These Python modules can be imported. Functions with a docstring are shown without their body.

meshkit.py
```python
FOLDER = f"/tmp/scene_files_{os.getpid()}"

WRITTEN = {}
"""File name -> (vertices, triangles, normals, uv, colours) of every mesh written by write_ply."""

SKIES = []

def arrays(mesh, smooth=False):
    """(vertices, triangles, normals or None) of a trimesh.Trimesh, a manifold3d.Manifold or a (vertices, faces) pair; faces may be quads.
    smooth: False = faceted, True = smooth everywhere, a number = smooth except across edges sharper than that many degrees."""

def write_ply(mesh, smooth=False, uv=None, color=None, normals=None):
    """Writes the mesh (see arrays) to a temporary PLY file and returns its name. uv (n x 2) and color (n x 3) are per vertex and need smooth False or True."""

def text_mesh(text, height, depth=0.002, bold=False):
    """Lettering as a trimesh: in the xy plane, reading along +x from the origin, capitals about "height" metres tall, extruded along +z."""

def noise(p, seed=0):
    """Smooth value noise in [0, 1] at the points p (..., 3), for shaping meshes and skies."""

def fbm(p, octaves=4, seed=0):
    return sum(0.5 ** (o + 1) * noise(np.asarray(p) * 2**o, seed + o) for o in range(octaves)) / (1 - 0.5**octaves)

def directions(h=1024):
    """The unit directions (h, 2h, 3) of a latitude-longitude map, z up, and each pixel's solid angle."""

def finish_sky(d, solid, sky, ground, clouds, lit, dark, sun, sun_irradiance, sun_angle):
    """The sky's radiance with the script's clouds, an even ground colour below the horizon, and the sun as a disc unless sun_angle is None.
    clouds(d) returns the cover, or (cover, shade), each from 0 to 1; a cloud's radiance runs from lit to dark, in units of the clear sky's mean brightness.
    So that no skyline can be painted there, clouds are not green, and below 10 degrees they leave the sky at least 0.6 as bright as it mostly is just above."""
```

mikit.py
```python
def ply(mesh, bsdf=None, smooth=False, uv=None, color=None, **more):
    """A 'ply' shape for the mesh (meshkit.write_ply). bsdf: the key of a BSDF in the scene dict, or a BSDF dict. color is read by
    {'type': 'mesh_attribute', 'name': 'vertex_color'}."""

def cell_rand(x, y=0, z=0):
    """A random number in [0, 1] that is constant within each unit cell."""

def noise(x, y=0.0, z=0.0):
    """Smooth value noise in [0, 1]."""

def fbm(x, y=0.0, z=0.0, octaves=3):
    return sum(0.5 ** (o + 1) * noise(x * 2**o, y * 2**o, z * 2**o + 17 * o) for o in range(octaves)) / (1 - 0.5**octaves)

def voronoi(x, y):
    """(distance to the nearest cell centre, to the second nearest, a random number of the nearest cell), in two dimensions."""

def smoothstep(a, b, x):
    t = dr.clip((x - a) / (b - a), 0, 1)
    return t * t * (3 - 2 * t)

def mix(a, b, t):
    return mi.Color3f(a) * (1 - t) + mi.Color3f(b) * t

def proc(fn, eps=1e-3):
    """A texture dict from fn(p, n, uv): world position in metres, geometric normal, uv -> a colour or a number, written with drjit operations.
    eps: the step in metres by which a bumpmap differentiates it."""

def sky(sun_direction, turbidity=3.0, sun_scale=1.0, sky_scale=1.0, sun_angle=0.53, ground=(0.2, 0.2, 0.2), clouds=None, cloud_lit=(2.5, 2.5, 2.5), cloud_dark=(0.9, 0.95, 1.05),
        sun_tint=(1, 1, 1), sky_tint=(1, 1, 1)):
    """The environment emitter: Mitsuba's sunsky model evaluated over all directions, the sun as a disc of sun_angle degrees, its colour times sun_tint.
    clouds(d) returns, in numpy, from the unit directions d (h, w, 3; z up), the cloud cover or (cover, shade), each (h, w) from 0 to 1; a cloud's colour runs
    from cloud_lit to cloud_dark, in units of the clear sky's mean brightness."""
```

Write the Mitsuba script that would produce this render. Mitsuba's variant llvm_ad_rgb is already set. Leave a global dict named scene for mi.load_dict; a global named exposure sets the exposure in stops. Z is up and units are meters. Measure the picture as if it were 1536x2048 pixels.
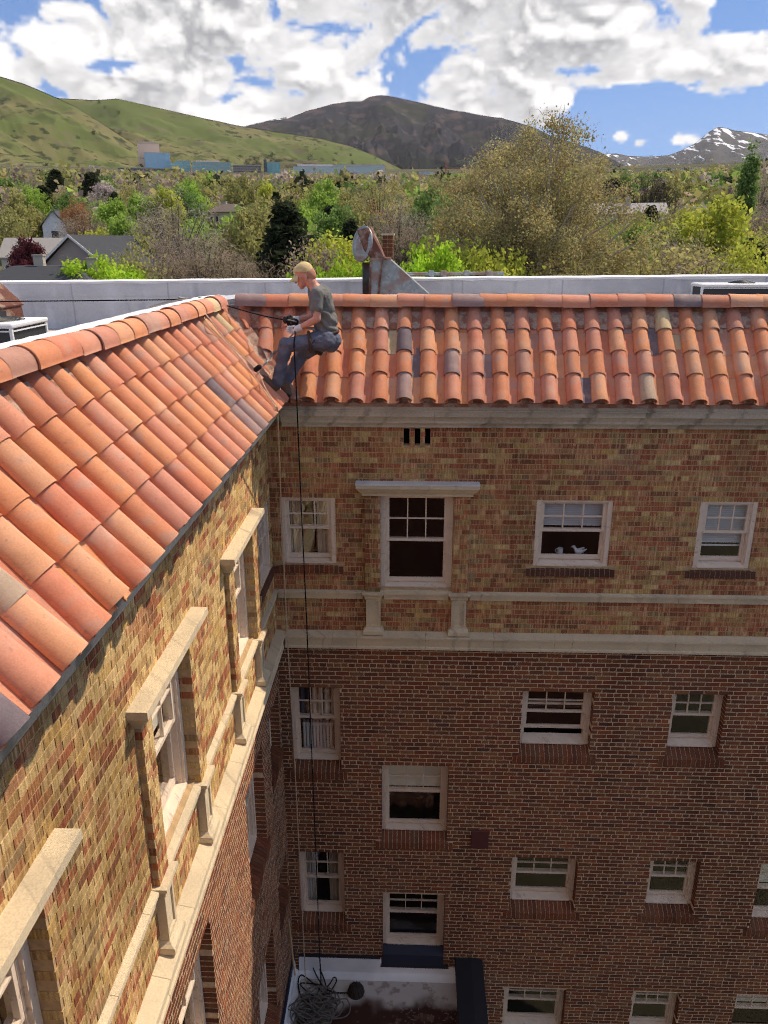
import math, numpy as np, trimesh, manifold3d as m3, shapely, mitsuba as mi, drjit as dr, mikit, meshkit
from mikit import noise, fbm, smoothstep, mix, cell_rand, proc
T = mi.ScalarTransform4f
scene, labels = {'type': 'scene'}, {}

# ------------------------------------------------------------------ camera, sky, exposure
EYE = np.array([1.9147, -10.0, 0.0])          # metres; origin = inner corner of the two wings, z = 0 at eye level
FOC, W0, H0 = 1562.74, 1536, 2048
yaw, pitch, roll = -3.67668178e-02, 3.28778684e-01, -1.50415109e-03
FWD = np.array([math.sin(yaw)*math.cos(pitch), math.cos(yaw)*math.cos(pitch), -math.sin(pitch)])
_r = np.cross(FWD, [0, 0, 1]); _r /= np.linalg.norm(_r); _u = np.cross(_r, FWD)
RGT, UPV = math.cos(roll)*_r + math.sin(roll)*_u, -math.sin(roll)*_r + math.cos(roll)*_u
scene['camera'] = {'type': 'perspective', 'fov': math.degrees(2*math.atan(W0/2/FOC)), 'fov_axis': 'x', 'near_clip': 0.05, 'far_clip': 60000.0,
                   'to_world': T().look_at(origin=EYE.tolist(), target=(EYE + FWD).tolist(), up=UPV.tolist())}
exposure = 2.15

def ray(px, py):
    return FWD + (px - W0/2)/FOC*RGT - (py - H0/2)/FOC*UPV
def hit(px, py, axis, val):
    d = ray(px, py); return EYE + d*((val - EYE[axis])/d[axis])
def at_d(px, py, dist):
    d = ray(px, py); return EYE + d*(dist/np.hypot(d[0], d[1]))
def azel(px, py):
    d = ray(px, py); d = d/np.linalg.norm(d); return math.degrees(math.atan2(d[0], d[1])), math.degrees(math.asin(d[2]))

SUN = (0.571, 0.352, 1.0)
# cumulus banks: (azimuth, elevation, half-width, half-height, strength) in degrees
_banks = [
    (560, 60, 300, 95, 1.0), (800, 95, 230, 100, 1.0), (480, 165, 200, 80, 1.0), (280, 195, 170, 34, 1.0), (640, 205, 190, 70, 1.1), (930, 175, 140, 75, 1.0),
    (1090, 125, 85, 70, .95), (1040, 232, 130, 38, 1.1), (1215, 40, 150, 95, 1.0), (1340, 90, 150, 85, 1.0), (1450, 135, 60, 50, .95), (1535, 112, 50, 34, 1.0),
    (50, 125, 130, 36, .85), (30, 75, 100, 18, .6), (130, 15, 300, 42, .95), (380, 30, 220, 70, .95), (1010, 20, 130, 50, .9), (1200, 158, 34, 11, .95), (1385, 276, 46, 18, 1.0), (1243, 271, 20, 12, 1.0), (1284, 286, 16, 9, 1.0),
    (110, 80, 70, 22, -.55), (255, 140, 80, 20, -.75), (1010, 78, 60, 24, -.3), (880, 55, 40, 22, -.25), (1250, 215, 110, 40, -.9), (1480, 30, 70, 36, -.7), (390, 195, 40, 12, -.4), (908, 140, 18, 14, -.4)]
def clouds(d):
    az, el = np.degrees(np.arctan2(d[..., 0], d[..., 1])), np.degrees(np.arcsin(np.clip(d[..., 2], -1, 1)))
    def billow(p, seed, octs=5):                                          # cauliflower puffs: folded noise
        out, tot = 0, 0
        for o in range(octs):
            k = .58**o; c_, s_ = math.cos(.7 + 1.1*o), math.sin(.7 + 1.1*o)
            r_ = np.stack([p[..., 0]*c_ - p[..., 1]*s_, p[..., 0]*s_ + p[..., 1]*c_, p[..., 2] + .37*o + .3*p[..., 0]], -1)
            out = out + k*np.sqrt((2*meshkit.noise(r_*2.05**o, seed + o) - 1)**2 + .004); tot += k
        return out/tot
    def dens_at(v):
        a, e = np.degrees(np.arctan2(v[..., 0], v[..., 1])), np.degrees(np.arcsin(np.clip(v[..., 2], -1, 1)))
        q = np.stack([a*.22, e*.36, 0*a + 1.7], -1)                           # puffs, a little wider than high
        wrp = meshkit.fbm(q*.9, 3, 40) - .5
        q = q + np.stack([wrp, wrp*.6, wrp], -1)*.9
        f = .56*np.clip((e - 18)/15, 0, 1) - .12                           # overhead and around: unseen cumulus like those in view, thickened to lift ambient light
        f = np.maximum(f,   .42*np.clip((np.abs(a) - 36)/20, 0, 1)*np.clip((30 - e)/15, 0, 1))
        for px, py, rx, ry, s in _banks:
            a0, e0 = azel(px, py); w, h = rx/FOC*57.3, ry/FOC*57.3
            f = f + s*np.exp(-(((a - a0)/w)**2 + ((e - e0)/h)**2)**1.4)*(1 if s < 0 else .8)
        big, fine = meshkit.fbm(q*.8, 4, 3), billow(q*1.1, 11)
        f = np.minimum(f, .55 + .18*np.tanh(f - .55))
        return f, big, fine, f + 1.1*(big - .5) + 1.2*(fine - .36)
    f, big, fine, dens = dens_at(d)
    cover = np.clip((dens - .32)/.13, 0, 1); cover = cover*cover*(3 - 2*cover)
    def lean(x, z, k, kb):                                                # more cloud towards the sun: this side is shaded
        up = d + np.array([x, 0, z]); up = up/np.linalg.norm(up, axis=-1, keepdims=True)
        _, b2, f2, _ = dens_at(up); return k*(f2 - fine) + kb*(b2 - big)
    shade = np.clip(.46 + lean(.007, .009, 1.5, .9) + lean(.024, .03, .8, 1.6) + .9*(.36 - fine) + .25*(f - .75), 0, 1)
    shade = shade*shade*(3 - 2*shade)*np.clip((dens - .30)/.30, 0, 1)
    return cover*.97, shade
scene['sky'] = mikit.sky(SUN, turbidity=2.6, sun_scale=0.74, sky_scale=1.0, sky_tint=(.47, .63, .86), clouds=clouds, cloud_lit=(4.3, 4.2, 4.1), cloud_dark=(1.5, 1.5, 1.56), ground=(.16, .15, .13))

# ------------------------------------------------------------------ helpers
def C3(c): return {'type': 'rgb', 'value': list(c)}
def principled(col, rough=.8, spec=.3, **k):
    return {'type': 'twosided', 'bsdf': {'type': 'principled', 'base_color': C3(col) if isinstance(col, (tuple, list)) else col, 'roughness': rough, 'specular': spec, **k}}
def bumped(b, fn, scale=1.0, eps=2e-3):
    inner = b['bsdf']
    return {'type': 'twosided', 'bsdf': {'type': 'bumpmap', 'arbitrary': proc(fn, eps=eps), 'scale': scale, 'bsdf': inner}}
def mat(key, d): scene[key] = d; return key

class MB:
    def __init__(s): s.v, s.f, s.uv, s.c, s.n = [], [], [], [], 0
    def add(s, v, f, uv=None, col=None):
        v = np.asarray(v, float); f = np.asarray(f, int)
        if f.shape[1] == 4: f = np.vstack([f[:, [0, 1, 2]], f[:, [0, 2, 3]]])
        s.v.append(v); s.f.append(f + s.n); s.n += len(v)
        u = np.zeros((len(v), 2)) if uv is None else np.broadcast_to(np.asarray(uv, float), (len(v), 2))
        s.uv.append(u); s.c.append(np.broadcast_to(np.asarray((.5, .5, .5) if col is None else col, float), (len(v), 3)))
        return s
    def mesh(s, m, **k): return s.add(np.asarray(m.vertices), np.asarray(m.faces), **k)
    def box(s, x0, x1, y0, y1, z0, z1, ch=0.0, **k):
        if ch <= 0:
            v = [[x, y, z] for x in (x0, x1) for y in (y0, y1) for z in (z0, z1)]
            return s.add(v, BOXF, **k)
        m = m3.Manifold.batch_hull([m3.Manifold.cube([x1-x0-2*a, y1-y0-2*b, z1-z0-2*c]).translate([x0+a, y0+b, z0+c]) for a, b, c in ((ch, ch, 0), (ch, 0, ch), (0, ch, ch))]).to_mesh()
        return s.add(m.vert_properties[:, :3], m.tri_verts, **k)
    def prism(s, prof, a, b, axis=0, **k):
        """profile points (p, q) swept from a to b along axis; (p, q) fill the other two axes in order"""
        pol = shapely.Polygon(prof)
        if not pol.exterior.is_ccw: prof = prof[::-1]
        n = len(prof); o = [i for i in range(3) if i != axis]; v = np.zeros((2*n, 3))
        v[:n, o] = prof; v[n:, o] = prof; v[:n, axis] = a; v[n:, axis] = b
        tv, tf = trimesh.creation.triangulate_polygon(shapely.Polygon(prof), engine='earcut')
        key = {tuple(np.round(p, 6)): i for i, p in enumerate(np.asarray(prof, float))}
        idx = np.array([key[tuple(np.round(p, 6))] for p in tv])
        cap = idx[tf]; i = np.arange(n); j = (i+1) % n
        f = np.vstack([np.c_[i, j, j+n], np.c_[i, j+n, i+n], cap[:, ::-1], cap + n])
        if axis == 1: f = f[:, ::-1]
        return s.add(v, f, **k)
    def tube(s, pts, rad, sides=6, cap=True, **k):
        p = np.asarray(pts, float); n = len(p); rad = np.broadcast_to(rad, (n,))
        t = np.gradient(p, axis=0); t /= np.linalg.norm(t, axis=1, keepdims=True) + 1e-12
        ref = np.array([0, 0, 1.]) if abs(t[:, 2]).mean() < .8 else np.array([1., 0, 0])
        a = np.cross(t, ref); a /= np.linalg.norm(a, axis=1, keepdims=True) + 1e-12; b = np.cross(t, a)
        ang = np.arange(sides)*2*np.pi/sides
        v = p[:, None] + rad[:, None, None]*(np.cos(ang)[None, :, None]*a[:, None] + np.sin(ang)[None, :, None]*b[:, None])
        i, j = np.meshgrid(np.arange(n-1), np.arange(sides), indexing='ij')
        q = np.stack([i*sides+j, i*sides+(j+1) % sides, (i+1)*sides+(j+1) % sides, (i+1)*sides+j], -1).reshape(-1, 4)
        v = v.reshape(-1, 3); f = np.vstack([q[:, [0, 1, 2]], q[:, [0, 2, 3]]])
        if cap:
            m = len(v); v = np.vstack([v, p[:1], p[-1:]]); jj = np.arange(sides); e = (n-1)*sides
            f = np.vstack([f, np.c_[jj*0+m, (jj+1) % sides, jj], np.c_[jj*0+m+1, e+jj, e+(jj+1) % sides]])
        return s.add(v, f, **k)
    def get(s): return np.vstack(s.v), np.vstack(s.f), np.vstack(s.uv), np.vstack(s.c)
BOXF = np.array([[0, 1, 3], [0, 3, 2], [4, 6, 7], [4, 7, 5], [0, 4, 5], [0, 5, 1], [2, 3, 7], [2, 7, 6], [0, 2, 6], [0, 6, 4], [1, 5, 7], [1, 7, 3]])
used = {}
def numbered(k):
    n = used.get(k, -1) + 1; used[k] = n
    return k if n == 0 else f'{k}_{n:03d}'
def WR(v): return np.c_[v[:, 0], -v[:, 1], v[:, 2]]           # (u along the wall from the corner, w out of it, z) -> world, wing with its wall on y = 0
def WL(v): return np.c_[v[:, 1], -v[:, 0], v[:, 2]]           # the same for the wing with its wall on x = 0
def put(key, mb, bsdf, smooth=False, tf=None, vc=False, uv=False, to_world=None):
    """one entry of scene"""
    if isinstance(mb, MB): v, f, u, c = mb.get()
    else: v, f = np.asarray(mb.vertices), np.asarray(mb.faces); u = c = None
    if tf is not None:
        v = tf(v)
        if tf is WR: f = f[:, ::-1]
    k = {}
    if vc: k['color'] = c
    if uv: k['uv'] = u
    d = mikit.ply((v, f), bsdf, smooth=smooth, **k)
    if to_world is not None: d['to_world'] = to_world
    scene[key] = d
    return key
def say(key, label=None, cat=None, group=None, kind=None):
    labels[key] = {k: x for k, x in (('label', label), ('category', cat), ('group', group), ('kind', kind)) if x}
    return key
def frame4(t, s, n, o):
    m = np.eye(4); m[:3, 0], m[:3, 1], m[:3, 2], m[:3, 3] = t, s, n, o
    return T(m)
def spline(pts, n=10):
    p = np.asarray(pts, float); q = np.vstack([2*p[0]-p[1], p, 2*p[-1]-p[-2]]); out = []
    for i in range(1, len(q)-2):
        for t in np.linspace(0, 1, n, endpoint=False):
            a, b, c, d = q[i-1:i+3]
            out.append(.5*(2*b + (c-a)*t + (2*a-5*b+4*c-d)*t*t + (3*b-a-3*c+d)*t**3))
    return np.array(out + [p[-1]])
def trm(mesh): m = mesh.to_mesh(); return trimesh.Trimesh(m.vert_properties[:, :3], m.tri_verts, process=True)

# ------------------------------------------------------------------ materials
def pal(cols):
    def pick(u):
        i = dr.floor(u*16.0); c = mi.Color3f(*cols[0])
        for k in range(1, len(cols)): c = dr.select(i >= k, mi.Color3f(*cols[k]), c)
        return c
    return pick
TILE = [(.56, .225, .122), (.59, .255, .132), (.54, .205, .125), (.61, .305, .175), (.52, .23, .16), (.57, .25, .165), (.46, .18, .11), (.42, .225, .17), (.30, .205, .195), (.17, .135, .15), (.54, .42, .25), (.61, .27, .13), (.43, .32, .235)]
_tp = pal(TILE)
def f_tile(p, n, uv):
    c = _tp(uv.x); r = uv.x*16.0 - dr.floor(uv.x*16.0)
    a = fbm(p.x*9, p.y*9, p.z*9, 3); g = noise(p.x*160, p.y*160, p.z*160)
    c = mix(c, mi.Color3f(.34, .25, .21), smoothstep(.5, .8, a)*.5)
    b = fbm(p.x*2.4 + 5.0, p.y*2.4, p.z*2.4, 4); c = mix(c, mi.Color3f(.62, .44, .34), smoothstep(.55, .8, b)*.35)
    c = mix(c, mi.Color3f(.14, .10, .085), smoothstep(.70, .84, fbm(p.x*26, p.y*26, p.z*26, 3))*.3)
    c = mix(c, c*mi.Color3f(1.06, 1.0, .9), smoothstep(.2, .9, uv.y)*r)
    c = mix(c, mi.Color3f(.30, .20, .17), smoothstep(.75, 1.05, uv.y + .3*(a - .5))*.45*smoothstep(.6, .8, r))
    return c*(.74 + .34*a + .2*g)*(.92 + .14*r)
mat('terracotta', principled(proc(f_tile), .72, .2))
BRU = [(.28, .098, .048), (.35, .125, .06), (.23, .10, .05), (.39, .245, .10), (.53, .37, .165), (.37, .175, .075), (.28, .185, .09), (.43, .22, .11), (.46, .295, .105), (.36, .225, .09)]
_bu = pal(BRU)
def f_bru(p, n, uv):
    h = p.x + p.y
    st = noise(h*95, p.z*9, 3.0); gr = noise(h*210, p.z*160, p.y*30); a = fbm(p.x*2.1, p.y*2.1, p.z*2.1, 3)
    c = _bu(uv.x)
    c = mix(c, mi.Color3f(.50, .38, .21), smoothstep(.5, .95, st)*.6*(.3 + .7*uv.y))
    c = c*(.45 + .66*st + .48*gr)
    stn = fbm(h*1.6, p.z*.28, 4.0, 4)
    c = mix(c, mi.Color3f(.13, .11, .095), smoothstep(.62, .9, a)*.35)
    return mix(c, c*mi.Color3f(.55, .54, .52), smoothstep(.52, .75, stn)*.8)
mat('brick_face', principled(proc(f_bru), .85, .2))
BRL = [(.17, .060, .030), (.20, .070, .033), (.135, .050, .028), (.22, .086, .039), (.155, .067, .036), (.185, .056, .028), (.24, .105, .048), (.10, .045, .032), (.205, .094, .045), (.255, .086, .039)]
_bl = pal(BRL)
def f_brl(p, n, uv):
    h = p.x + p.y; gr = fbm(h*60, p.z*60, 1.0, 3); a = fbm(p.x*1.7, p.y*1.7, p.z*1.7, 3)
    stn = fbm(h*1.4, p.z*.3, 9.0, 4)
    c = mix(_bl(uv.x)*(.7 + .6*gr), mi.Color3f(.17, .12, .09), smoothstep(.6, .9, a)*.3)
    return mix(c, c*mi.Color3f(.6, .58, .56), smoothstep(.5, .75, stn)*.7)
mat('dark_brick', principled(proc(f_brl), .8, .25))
def f_mou(p, n, uv):
    return mi.Color3f(.45, .315, .175)*(.75 + .5*fbm(p.x*30 + p.y*30, p.z*30, 1.0, 3))
mat('tan_mortar', principled(proc(f_mou), .95, .1))
def f_mol(p, n, uv):
    return mi.Color3f(.60, .46, .31)*(.7 + .5*fbm(p.x*25 + p.y*25, p.z*25, 1.0, 3))
mat('pale_mortar', principled(proc(f_mol), .95, .1))
def f_stone(p, n, uv):
    a = fbm(p.x*3, p.y*3, p.z*3, 4); g = noise(p.x*140, p.y*140, p.z*140); v = fbm(p.x*14 + p.y*14, p.z*2, 2.0, 3)
    c = mix(mi.Color3f(.60, .50, .345), mi.Color3f(.50, .425, .30), smoothstep(.4, .75, a))
    return mix(c, mi.Color3f(.25, .22, .17), smoothstep(.62, .85, v)*.4)*(.86 + .26*g)
mat('limestone', principled(proc(f_stone), .9, .15))
def f_corn(p, n, uv):
    h = p.x + p.y; v = fbm(h*7, p.z*3, 2.0, 4); g = noise(h*120, p.z*120, 1.0); a = fbm(h*1.3, p.z*6, 5.0, 3)
    c = mix(mi.Color3f(.44, .39, .30), mi.Color3f(.54, .48, .375), smoothstep(.35, .7, a))
    c = mix(c, mi.Color3f(.12, .105, .075), smoothstep(.5, .8, v)*.65)
    return c*(.85 + .25*g)
mat('weathered_stone', principled(proc(f_corn), .9, .15))
def f_paint(p, n, uv):
    a = fbm(p.x*22 + p.y*22, p.z*22, 1.0, 3); g = noise(p.x*9 + p.y*9, p.z*40, 2.0)
    c = mix(mi.Color3f(.64, .52, .41), mi.Color3f(.72, .61, .49), a)
    return mix(c, mi.Color3f(.34, .25, .20), smoothstep(.70, .76, fbm(p.x*60 + p.y*60, p.z*60, 2.0, 3)*.5 + g*.5)*.5)
mat('window_paint', principled(proc(f_paint), .6, .4))
mat('glass', {'type': 'thindielectric', 'int_ior': 1.52})
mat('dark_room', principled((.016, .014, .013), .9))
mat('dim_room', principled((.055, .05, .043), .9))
def f_blind(p, n, uv):
    s = dr.sin(p.z*2*math.pi/.028)
    return mi.Color3f(.84, .84, .82)*(.86 + .12*s)
mat('blind_white', principled(proc(f_blind), .7))
mat('shade_cloth', principled((.70, .70, .58), .9))
mat('curtain_cloth', principled((.5, .46, .38), .9))
def f_memb(p, n, uv):
    a = fbm(p.x*2.5, p.y*2.5, p.z*2.5, 4)
    return mi.Color3f(.80, .81, .82)*(.75 + .4*a)
mat('white_membrane', principled(proc(f_memb), .55, .4))
def f_gray(p, n, uv):
    a = fbm(p.x*.9, p.y*.9, p.z*1.6, 4); b = fbm(p.x*4, p.y, p.z*1.2, 4); g = noise(p.x*60, p.y*60, p.z*60)
    c = mix(mi.Color3f(.47, .485, .50), mi.Color3f(.60, .61, .61), smoothstep(.3, .7, a))
    c = mix(c, mi.Color3f(.70, .72, .74), smoothstep(.5, .75, b)*.6)
    c = mix(c, mi.Color3f(.33, .35, .38), smoothstep(.55, .75, fbm(p.x*7, p.y, p.z*.8, 3))*.45)
    sm = p.x/1.9 - dr.floor(p.x/1.9); c = mix(c, mi.Color3f(.28, .29, .31), smoothstep(.012, .004, dr.abs(sm - .5))*.5)
    return c*(.9 + .16*g)
mat('coated_wall', principled(proc(f_gray), .7, .3))
def f_gravel(p, n, uv):
    _, _, r = mikit.voronoi(p.x*45, p.y*45)
    return mi.Color3f(.34, .29, .27)*(.55 + .8*r)
mat('gravel', principled(proc(f_gravel), .95, .1))
def f_mort2(p, n, uv):
    a = fbm(p.x*12, p.y*12, p.z*12, 4); g = noise(p.x*90, p.y*90, p.z*90)
    c = mix(mi.Color3f(.40, .29, .23), mi.Color3f(.29, .14, .10), smoothstep(.42, .62, a))
    return c*(.7 + .5*g)
mat('roof_mortar', principled(proc(f_mort2), .95, .1))
def f_galv(p, n, uv):
    _, _, r = mikit.voronoi(p.x*22 + p.y*9, p.z*22); a = fbm(p.x*4, p.y*4, p.z*4, 4)
    c = mix(mi.Color3f(.20, .23, .24), mi.Color3f(.30, .33, .34), r)
    return mix(c, mi.Color3f(.22, .10, .06), smoothstep(.48, .68, a)*.7)
mat('galvanised', principled(proc(f_galv), .5, .5, metallic=.25))
def f_rust(p, n, uv):
    a = fbm(p.x*7, p.y*7, p.z*7, 4)
    return mix(mi.Color3f(.13, .055, .04), mi.Color3f(.27, .19, .15), smoothstep(.45, .7, a))*(.7 + .5*noise(p.x*50, p.y*50, p.z*50))
mat('rusty_metal', principled(proc(f_rust), .85, .2))
def f_floor(p, n, uv):
    a = fbm(p.x*1.8, p.y*1.8, 1.0, 4); b = fbm(p.x*9, p.y*9, 2.0, 4)
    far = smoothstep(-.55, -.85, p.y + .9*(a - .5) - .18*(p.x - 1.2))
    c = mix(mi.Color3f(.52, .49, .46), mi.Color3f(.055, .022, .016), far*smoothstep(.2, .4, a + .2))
    c = mix(c, mi.Color3f(.20, .12, .09), smoothstep(.55, .75, b)*.6)
    return mix(c, mi.Color3f(.6, .58, .55), smoothstep(.80, .86, noise(p.x*34, p.y*34, 1.0))*.2*smoothstep(1.2, 2.0, p.x))
mat('stained_membrane', principled(proc(f_floor), .7, .3))
mat('black_membrane', principled((.018, .02, .026), .55, .4))
mat('navy_trim', principled((.02, .026, .05), .5, .4))
mat('ac_white', principled((.66, .68, .68), .45, .5))
mat('ac_dark', principled((.025, .028, .03), .5, .4))
mat('maroon_paint', principled((.10, .028, .032), .5, .4))
mat('void_black', principled((.008, .008, .008), .9, .1))
mat('vertex_paint', principled({'type': 'mesh_attribute', 'name': 'vertex_color'}, .85, .2))
mat('leaf', {'type': 'principledthin', 'base_color': {'type': 'mesh_attribute', 'name': 'vertex_color'}, 'roughness': .7, 'diff_trans': .9, 'spec_trans': 0.0})
# ------------------------------------------------------------------ the brick building: walls
B = 'brick_building'
rng = np.random.default_rng(11)
say(B, 'L-shaped building of tan and dark red brick with terracotta tile roofs', 'building')
bricks = []                                              # (wall key, tf, front rect, box, material, palette index)
def px_of(p):
    v = np.asarray(p) - EYE; z = v @ FWD
    return np.array([W0/2 + FOC*(v @ RGT)/z, H0/2 - FOC*(v @ UPV)/z, z])
def lay(wall, tf, u0, u1, zt, zb, pitch, jh, jv, holes, m, weights, header=7, phase=0, w=0.0, depth=.16, stretch=.209, skip=0):
    n = int(round((zt - zb)/pitch)); pitch = (zt - zb)/n
    for i in range(n):
        a, b = zt - (i+1)*pitch + jh/2, zt - i*pitch - jh/2
        hd = (i + phase) % header == 0
        L = stretch/2 if hd else stretch
        x = u0 - (L*.5 if (i % 2) else 0.0) - (.25*L if hd else 0)
        zc = (a+b)/2; cuts = [(h[0], h[1]) for h in holes if h[2] < zc < h[3]]
        while x < u1:
            ln = L*(1 + rng.normal(0, .012)); iv = [(max(x + jv/2, u0), min(x + ln - jv/2, u1))]; x += ln
            for c0, c1 in cuts:
                nx = []
                for p, q in iv:
                    if q <= c0 or p >= c1: nx.append((p, q)); continue
                    if p < c0: nx.append((p, c0))
                    if q > c1: nx.append((c1, q))
                iv = nx
            for p, q in iv:
                if q - p < .022: continue
                dz = rng.normal(0, .0012); fw = w + float(np.clip(rng.normal(0, .0008), -.0005, .002))
                bricks.append((wall, tf, (p, q, w - depth, fw, a + dz, b + dz), m, rng.choice(len(weights), p=weights), rng.random()))
def slab(key, tf, u0, u1, zt, zb, holes, m, w0=-.30, w1=-.0045, grow=.004):
    g = shapely.box(u0, zb, u1, zt)
    for h in holes: g = g.difference(shapely.box(h[0]-grow, h[2]-grow, h[1]+grow, h[3]+grow))
    mb = MB()
    for q in getattr(g, 'geoms', [g]):
        e = trimesh.creation.extrude_polygon(q, w1 - w0, engine='earcut'); v = np.asarray(e.vertices)
        mb.add(np.c_[v[:, 0], v[:, 2] + w0, v[:, 1]], np.asarray(e.faces)[:, ::-1])
    put(key, mb, m, tf=tf)
R1, R2 = (-4.175, -3.205), -6.15
# right wing openings: (u0, u1, z bottom, z top) of the brickwork
upR = [(.132, .887, R1[0], R1[1]), (1.494, 2.487, -4.545, -3.10), (3.593, 4.609, R1[0], R1[1]), (5.759, 6.515, R1[0], R1[1]),
       (1.808, 1.882, -2.485, -2.262), (1.952, 2.025, -2.485, -2.262), (2.088, 2.155, -2.485, -2.262)]
HC = (1.97, 4.69, 7.43)                                  # hooded windows of the left wing
upL = [(.13, .885, R1[0], R1[1])] + [(c-.5, c+.5, -4.545, -3.10) for c in HC]
lowR = [('a', .143, .888, -7.50, -6.15, -6.77), ('b', 1.505, 2.525, -8.79, -7.463, -8.08), ('c', 3.57, 4.61, -7.13, -6.15, -6.59), ('d', 5.74, 6.512, -7.13, -6.15, -6.60),
        ('a', .148, .896, -10.50, -9.16, -9.82), ('e', 1.513, 2.527, -11.16, -9.96, -10.50), ('c', 3.57, 4.61, -10.13, -9.16, -9.61), ('d', 5.74, 6.512, -10.13, -9.16, -9.61),
        ('f', 7.45, 8.47, -10.36, -9.17, -9.80), ('c', 3.575, 4.62, -12.93, -11.92, -12.36), ('d', 5.742, 6.53, -12.93, -11.92, -12.36), ('f', 7.46, 8.47, -13.0, -11.92, -12.40)]
lowL = [('a', .14, .87, -7.02, -6.15, -6.6), ('b', 1.43, 2.46, -7.56, -6.15, -6.85), ('b', 4.17, 5.2, -7.56, -6.15, -6.85), ('b', 6.91, 7.94, -7.56, -6.15, -6.85),
        ('a', .14, .87, -9.62, -9.0, -9.3), ('b', 1.43, 2.48, -10.6, -9.15, -9.85), ('b', 4.17, 5.2, -10.6, -9.15, -9.85)]
def low_holes(ws, ext=.10):
    h = []
    for k, a, b, zb, zt, mz in ws:
        if k == 'e': h.append((a, b, zb - .32, zt)); continue
        h += [(a, b, zb - .125, zt), (a - ext, b + ext, zb - .252, zb - .12)]
    return h
def up_holes(ws): return [h for h in ws] + [(h[0]-.10, h[1]+.10, h[2]-.145, h[2]+.002) for h in ws if abs(h[2]-R1[0]) < 1e-6]
ZU, ZB1, ZB1b, ZB2, ZB2b, ZE = -2.232, -4.575, -4.70, -5.205, -5.46, -13.6
wR, wL = [.15, .19, .10, .11, .05, .18, .04, .12, .03, .03], [.075, .06, .035, .20, .29, .08, .05, .06, .10, .05]
wD = [.2, .15, .14, .1, .13, .1, .05, .04, .06, .03]
NEARL = 8.9
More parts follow.
